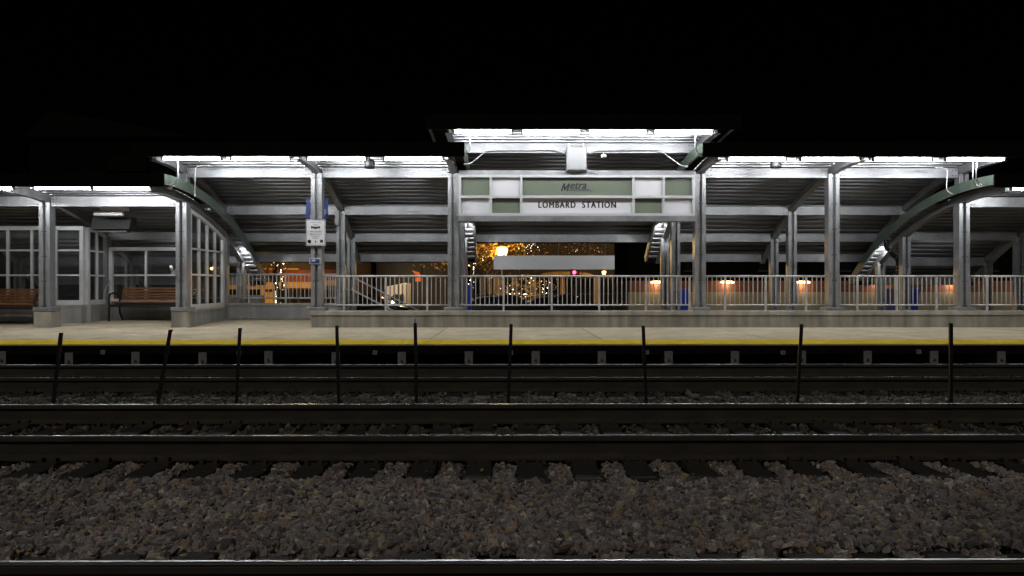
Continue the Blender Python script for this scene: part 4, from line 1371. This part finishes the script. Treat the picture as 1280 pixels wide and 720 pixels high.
t = thing('orange_banner', 'orange cloth banner hanging in the dark past the lit display window', 'banner', (W(521, 350, 40)[0], 40, GZ))
x0, z1 = W(515, 338, 40); x1, z0 = W(526, 352, 40); xm, zm = W(519, 343.5, 40)
MB().add([(x0, 40, z1), (x1 - .1, 40.03, z1 - .1), (x1, 40, zm - .05), (x1, 39.97, z0), (xm + .02, 40, z0), (xm, 40.02, zm), (x0, 40, z1)][:6], [(0, 1, 2, 3, 4, 5)]).build('cloth', M['orange'], t)
MB().tube([(x1 + .05, 40.05, GZ), (x1 + .05, 40.05, z1 + .2)], .04, 8).build('pole', M['black'], t)
point(t, (-.8, -1.6, 2.6), 40, (1, .6, .3), .1)

# tan shop row behind the middle bay
YM = 48.0
xa = W(588, 360, YM)[0]; xb = W(768, 360, YM)[0]
t = thing('tan_shop_row', 'tan brick shop row with arched orange awning behind the middle bay', 'shop', ((xa + xb) / 2, YM, GZ))
MB().box(xa, xb, YM, YM + 10, GZ + .1, 5.2).build('wall', M['tanbrick'], t)
for a, b in ((600, 607), (610, 615), (618, 626), (640, 646), (664, 670), (700, 706), (742, 748)):
    x0, z1 = W(a, 344, YM); x1, z0 = W(b, 386, YM)
    MB().box(x0, x1, YM - .2, YM - .002, z0, z1).build('pilaster', M['stone'], t)
for a, b in ((588, 600), (627, 639), (647, 663), (671, 699), (707, 741), (749, 766)):
    x0, z1 = W(a, 349, YM); x1, z0 = W(b, 386, YM)
    w_ = MB().box(x0 + .02, x1 - .02, YM - .06, YM - .003, z0, z1).build('window', M['darkglass'], t)
    MB().box(x0 + .02, x1 - .02, YM - .10, YM - .063, (z0 + z1) / 2 - .03, (z0 + z1) / 2 + .03).build('transom', M['darkwall'], w_)
x0, zt1 = W(674, 338.5, YM - .8); x1, zt0 = W(744, 345.5, YM - .8)
n = 14
aw = MB()
vs = []
for k in range(n + 1):
    u = k / n; x = x0 + (x1 - x0) * u; h = math.sin(math.pi * u) ** .35
    vs += [(x, YM - .8, zt0), (x, YM - .8, zt0 + (zt1 - zt0) * h * .8), (x, YM - .05, zt0 + (zt1 - zt0) * h)]
aw.add(vs, [f for k in range(n) for f in ((k * 3, k * 3 + 3, k * 3 + 4, k * 3 + 1), (k * 3 + 1, k * 3 + 4, k * 3 + 5, k * 3 + 2))])
aw.build('awning', M['stone'], t)
point(t, (W(708, 342, YM)[0] - t.location.x, -2.4, W(708, 337, YM)[1] - GZ), 16, (1, .58, .2), .1)

# tall dim gabled building far behind the bench canopy
YG2 = 60.0
xa = W(38, 200, YG2)[0]; xb = W(236, 200, YG2)[0]
zt2 = W(100, 172, YG2)[1]; zr2 = W(80, 142, YG2)[1]
t = thing('dim_building', 'tall dark gabled building barely showing in the night above the bench canopy', 'building', ((xa + xb) / 2, YG2, GZ))
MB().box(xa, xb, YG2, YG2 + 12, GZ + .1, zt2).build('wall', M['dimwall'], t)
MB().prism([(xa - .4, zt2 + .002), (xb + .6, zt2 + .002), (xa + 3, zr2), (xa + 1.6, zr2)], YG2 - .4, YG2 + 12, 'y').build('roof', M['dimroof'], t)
x0, z1 = W(135, 196, YG2); x1, z0 = W(184, 214, YG2)
MB().box(x0, x1, YG2 - .15, YG2 - .002, z0, z1).build('sign_board', M['dimroof'], t)


# street lanterns
def lantern(px, py, Y, w, e, label, strength=None):
    X, z = W(px, py, Y)
    t = thing('street_lamp', label, 'street lamp', (X, Y, GZ), 'street lamps')
    h = w * .85
    n = 12
    def cone(r0, z0, r1, z1):
        vs = [(X + r0 * math.cos(2 * math.pi * k / n), Y + r0 * math.sin(2 * math.pi * k / n), z0) for k in range(n)] + \
             [(X + r1 * math.cos(2 * math.pi * k / n), Y + r1 * math.sin(2 * math.pi * k / n), z1) for k in range(n)]
        m_ = MB().add(vs, [(k, (k + 1) % n, (k + 1) % n + n, k + n) for k in range(n)], True)
        m_.add(vs, [tuple(range(n))[::-1], tuple(range(n, 2 * n))])
        return m_
    rings = [(.10, -.5), (.26, -.45), (.36, -.28), (.45, .05), (.48, .25), (.42, .40), (.22, .48)]
    gm = MB()
    gv = [(X + a * w * math.cos(2 * math.pi * k / 16), Y + a * w * math.sin(2 * math.pi * k / 16), z + b * h) for a, b in rings for k in range(16)]
    gm.add(gv, [(i * 16 + k, i * 16 + (k + 1) % 16, (i + 1) * 16 + (k + 1) % 16, (i + 1) * 16 + k) for i in range(len(rings) - 1) for k in range(16)], True)
    gm.add(gv[:16], [tuple(range(16))[::-1]]); gm.add(gv[-16:], [tuple(range(16))])
    gm.build('globe', M['sodium'], t)
    cone(w * .54, z + h / 2 + .005, w * .12, z + h / 2 + .16).build('cap', M['black'], t)
    MB().tube([(X, Y, GZ), (X, Y, GZ + .5), (X, Y, GZ + .55), (X, Y, z - h / 2 - .005)], [.11, .10, .06, .05], 10).build('post', M['black'], t)
    point(t, (0, -w * 1.6, z - GZ), e, (1.0, .62, .22), .2)
    return t


lantern(627.5, 315, 37.0, .62, 380, 'bright amber street lantern beside the hanging grey panel')
lantern(755, 341, 46.4, .28, 45, 'small far amber street lamp below the end of the grey panel')
# more of the street's own lamps, hidden from here behind the columns and roofs
lantern(397, 318, 35.0, .6, 1500, 'street lantern hidden by the roof over the orange shop front')

# traffic light
X, z = W(717.5, 340.5, 42)
t = thing('traffic_light', 'red traffic light glowing below the grey hanging panel', 'traffic light', (X, 42, GZ))
MB().bbox(X - .2, X + .2, 41.85, 42.1, z - .85, z + .22, .03).build('housing', M['black'], t)
MB().tube([(X, 41.80, z), (X, 41.845, z)], .10, 14).build('red_lens', M['red_lamp'], t)
for k in (1, 2):
    MB().tube([(X, 41.82, z - .28 * k), (X, 41.845, z - .28 * k)], .11, 12).build('dark_lens', M['darkglass'], t)
MB().tube([(X, 42.2, GZ), (X, 42.2, z + .4)], .07, 8).build('pole', M['black'], t)


# ------------------------------------------------------------------ trees with fairy lights
def tree(X, Y, h, spread, label, lights, n_leaf, seed, lit_label, trunk_r=.12, wrap=False, low=.35):
    rnd = random.Random(seed)
    t = thing('street_tree', label, 'tree', (X, Y, GZ), 'street trees')
    mb = MB(); tips = []; segs = []
    def grow(p, d, L, r, lvl):
        pts = [Vector(p)]; rs = [r]
        for i in range(4):
            d2 = (d + Vector((rnd.uniform(-.16, .16), rnd.uniform(-.16, .16), rnd.uniform(-.02, .12)))).normalized()
            pts.append(pts[-1] + d2 * L / 4); rs.append(r * (1 - .16 * (i + 1))); d = d2
        mb.tube(pts, rs, 7 if lvl < 2 else 5)
        segs.append((pts, lvl))
        if lvl >= 3:
            tips.append(pts[-1]); tips.append(pts[2]); return
        for k in range(rnd.choice((3, 4)) if lvl else 6):
            a = rnd.uniform(0, 6.28); q = rnd.choice(pts[2:]) if lvl else pts[-1 - rnd.choice((0, 1, 1))]
            nd = (d * rnd.uniform(.5, .9) + Vector((math.cos(a), math.sin(a), rnd.uniform(-.1, .5))) * rnd.uniform(.5, .9)).normalized()
            grow(q, nd, L * rnd.uniform(.52, .75) * (spread if lvl == 0 else 1), rs[-1] * .62, lvl + 1)
    grow(Vector((X, Y, GZ)), Vector((0, 0, 1)), h * .48, trunk_r, 0)
    mb.build('trunk', M['bark'], t)
    cr = MB()
    for i in range(n_leaf):
        c = rnd.choice(tips) + Vector((rnd.gauss(0, .22), rnd.gauss(0, .22), rnd.gauss(0, .2)))
        a = Vector((rnd.gauss(0, 1), rnd.gauss(0, 1), rnd.gauss(0, 1))).normalized()
        b = a.orthogonal().normalized(); s = rnd.uniform(.04, .09)
        e = a.cross(b)
        cr.add([c - b * s, c + e * s * .6, c + b * s, c - e * s * .6], [(0, 1, 2, 3)])
    o = cr.build('crown', M['leaf_autumn'], t)
    bl = MB()
    for i in range(int(lights * .55)):
        pts, lvl = rnd.choice(segs)
        j = rnd.randrange(len(pts) - 1)
        c = pts[j].lerp(pts[j + 1], rnd.random())
        a = rnd.uniform(0, 6.28)
        rr = .10 if (lvl == 0) else .05
        c = c + Vector((rr * 1.4 * math.cos(a), -abs(rr * 1.4 * math.sin(a)), 0))
        s = rnd.choice((.009, .012, .016, .022))
        bl.add([c + Vector(v) * s for v in ((1, 0, 0), (-1, 0, 0), (0, 1, 0), (0, -1, 0), (0, 0, 1), (0, 0, -1))],
               [(0, 2, 4), (2, 1, 4), (1, 3, 4), (3, 0, 4), (2, 0, 5), (1, 2, 5), (3, 1, 5), (0, 3, 5)])
    if wrap:
        for i in range(26):
            z = GZ + .8 + i * .085; a = rnd.uniform(math.pi, 2 * math.pi)
            c = Vector((X + (trunk_r + .03) * math.cos(a), Y + (trunk_r + .03) * math.sin(a), z)); s = rnd.choice((.008, .012, .024))
            bl.add([c + Vector(v) * s for v in ((1, 0, 0), (-1, 0, 0), (0, 1, 0), (0, -1, 0), (0, 0, 1), (0, 0, -1))],
                   [(0, 2, 4), (2, 1, 4), (1, 3, 4), (3, 0, 4), (2, 0, 5), (1, 2, 5), (3, 1, 5), (0, 3, 5)])
    so = bl.build('fairy_lights', M['bulb'])
    tag(so, lit_label, 'fairy lights', 'fairy lights on the street trees')
    return t


tree(W(351, 360, 29)[0], 29.0, 5.0, .8, 'dark trunk wound with white bulbs before the orange shop front', 26, 500, 3, 'white bulbs wound up the dark trunk before the orange shop', .17, True)
tree(W(612, 360, 37.6)[0], 37.6, 5.2, .95, 'amber leaved tree glowing around the street lantern', 130, 4200, 11, 'fairy lights in the amber tree at the street lantern', .12)
tree(W(662, 360, 43)[0], 43.0, 5.6, 1.0, 'thin tree with bulbs behind the middle of the grey panel', 130, 500, 12, 'fairy lights in the tree behind the grey hanging panel', .12)
tree(W(722, 360, 45)[0], 45.0, 6.0, .95, 'bare tree showing above the far end of the grey panel', 60, 260, 14, 'sparse fairy lights above the far end of the grey panel', .13)
tree(W(553, 360, 36)[0], 36.0, 5.0, .8, 'dark tree beside the sign column behind the stairs', 14, 400, 19, 'few single bulbs in the dark beside the sign column', .12)


# ------------------------------------------------------------------ parked cars
def car(X, Y, label, paint, heading=1, lit=False):
    t = thing('parked_car', label, 'car', (X, Y, GZ + .01), 'cars on the street')
    z = GZ + .01
    L_, wd_ = 4.5, 1.75
    prof = [(-2.22, .32), (-2.25, .62), (-2.1, .82), (-1.55, .92), (-.85, 1.32), (-.5, 1.43), (.45, 1.44), (.85, 1.36), (1.45, .98), (1.95, .90), (2.22, .72), (2.25, .34), (1.9, .22), (-1.9, .22)]
    b = MB()
    n = len(prof)
    rows = []
    for s, inset in ((-1, 0), (1, 0)):
        for k, (a, h) in enumerate(prof):
            hw = wd_ / 2 * (.80 if h > 1.2 else (.93 if h > .9 else 1.0))
            rows.append((X + heading * a, Y + s * hw, z + h))
    b.add(rows, [(i, (i + 1) % n, (i + 1) % n + n, i + n) for i in range(n)])
    b.add(rows, [tuple(range(n))[::-1], tuple(range(n, 2 * n))])
    b.build('body', paint, t)
    for s in (-1, 1):
        y = Y + s * (wd_ / 2 * .90)
        MB().prism([(X + heading * a, z + h) for a, h in ((-1.4, .95), (-.8, 1.28), (-.1, 1.36), (-.1, .95))], y - .09, y + .09, 'y').build('window', M['darkglass'], t)
        MB().prism([(X + heading * a, z + h) for a, h in ((-.02, .95), (-.02, 1.36), (.72, 1.32), (1.3, .98))], y - .09, y + .09, 'y').build('window', M['darkglass'], t)
        for a in (-1.4, 1.38):
            w_ = MB().tube([(X + heading * a, Y + s * (wd_ / 2 - .2), z + .32), (X + heading * a, Y + s * (wd_ / 2 + .02), z + .32)], .32, 16).build('wheel', M['tyre'], t)
            MB().tube([(X + heading * a, Y + s * (wd_ / 2 + .021), z + .32), (X + heading * a, Y + s * (wd_ / 2 + .03), z + .32)], .19, 12).build('rim', M['boxgrey'], w_)
        MB().bbox(X + heading * 2.12 - .1, X + heading * 2.12 + .1, Y + s * .62 - .17, Y + s * .62 + .17, z + .62, z + .76, .02).build('headlight', M['head_lamp' if lit else 'boxgrey'], t)
        MB().bbox(X - heading * 2.2 - .06, X - heading * 2.2 + .06, Y + s * .66 - .12, Y + s * .66 + .12, z + .62, z + .76, .02).build('tail_light', M['redbrown'], t)
    return t


tree(W(589, 360, 34)[0], 34.0, 4.6, .7, 'slim dark tree beside the narrow blue bin, trunk wound with bulbs', 20, 200, 23, 'white bulbs wound up the slim trunk beside the narrow blue bin', .09, True)
tree(W(650, 360, 34.6)[0], 34.6, 1.9, 1.2, 'low bare shrub hung with bulbs between the black cars', 46, 260, 31, 'white bulbs in the low shrub between the black cars', .04)
tree(W(668, 360, 35.5)[0], 35.5, 2.3, 1.1, 'taller bare shrub hung with bulbs behind the grey panel middle', 46, 260, 37, 'white bulbs in the taller shrub next to the tan car', .04)
car(W(622, 370, 33.0)[0], 33.0, 'black parked car with a rounded roof under the street lantern', M['car_black'])
car(W(693, 370, 38.0)[0] - .6, 38.0, 'tan car with a lit head lamp behind the middle railing', M['car_tan'], 1, True)
car(W(660, 370, 33.2)[0] + 1.2, 33.2, 'black parked car next to the tan car', M['car_black'])
car(W(422, 366, 34.0)[0] + 1.2, 34.0, 'dark car with a lit head lamp behind the notice column', M['car_black'], -1, True)
for px0, px1, py, lb in ((287, 298, 368.5, 'narrow pale cabinet behind the end of the low rear wall'), (313, 328, 369, 'wider pale cabinet behind the low rear wall')):
    x0, z1 = W(px0, py, 23.0); x1, _ = W(px1, py, 23.0)
    t = thing('utility_cabinet', lb, 'cabinet', ((x0 + x1) / 2, 23.0, GZ), 'pale cabinets')
    MB().bbox(x0, x1, 22.8, 23.2, GZ, z1 - .03, .01).build('case', M['boxgrey'], t)
    MB().bbox(x0 - .02, x1 + .02, 22.78, 23.22, z1 - .029, z1, .008).build('top', M['boxgrey'], t)
    MB().box(x0 + .04, x1 - .04, 22.785, 22.798, GZ + .1, z1 - .08).build('door', M['boxgrey'], t)
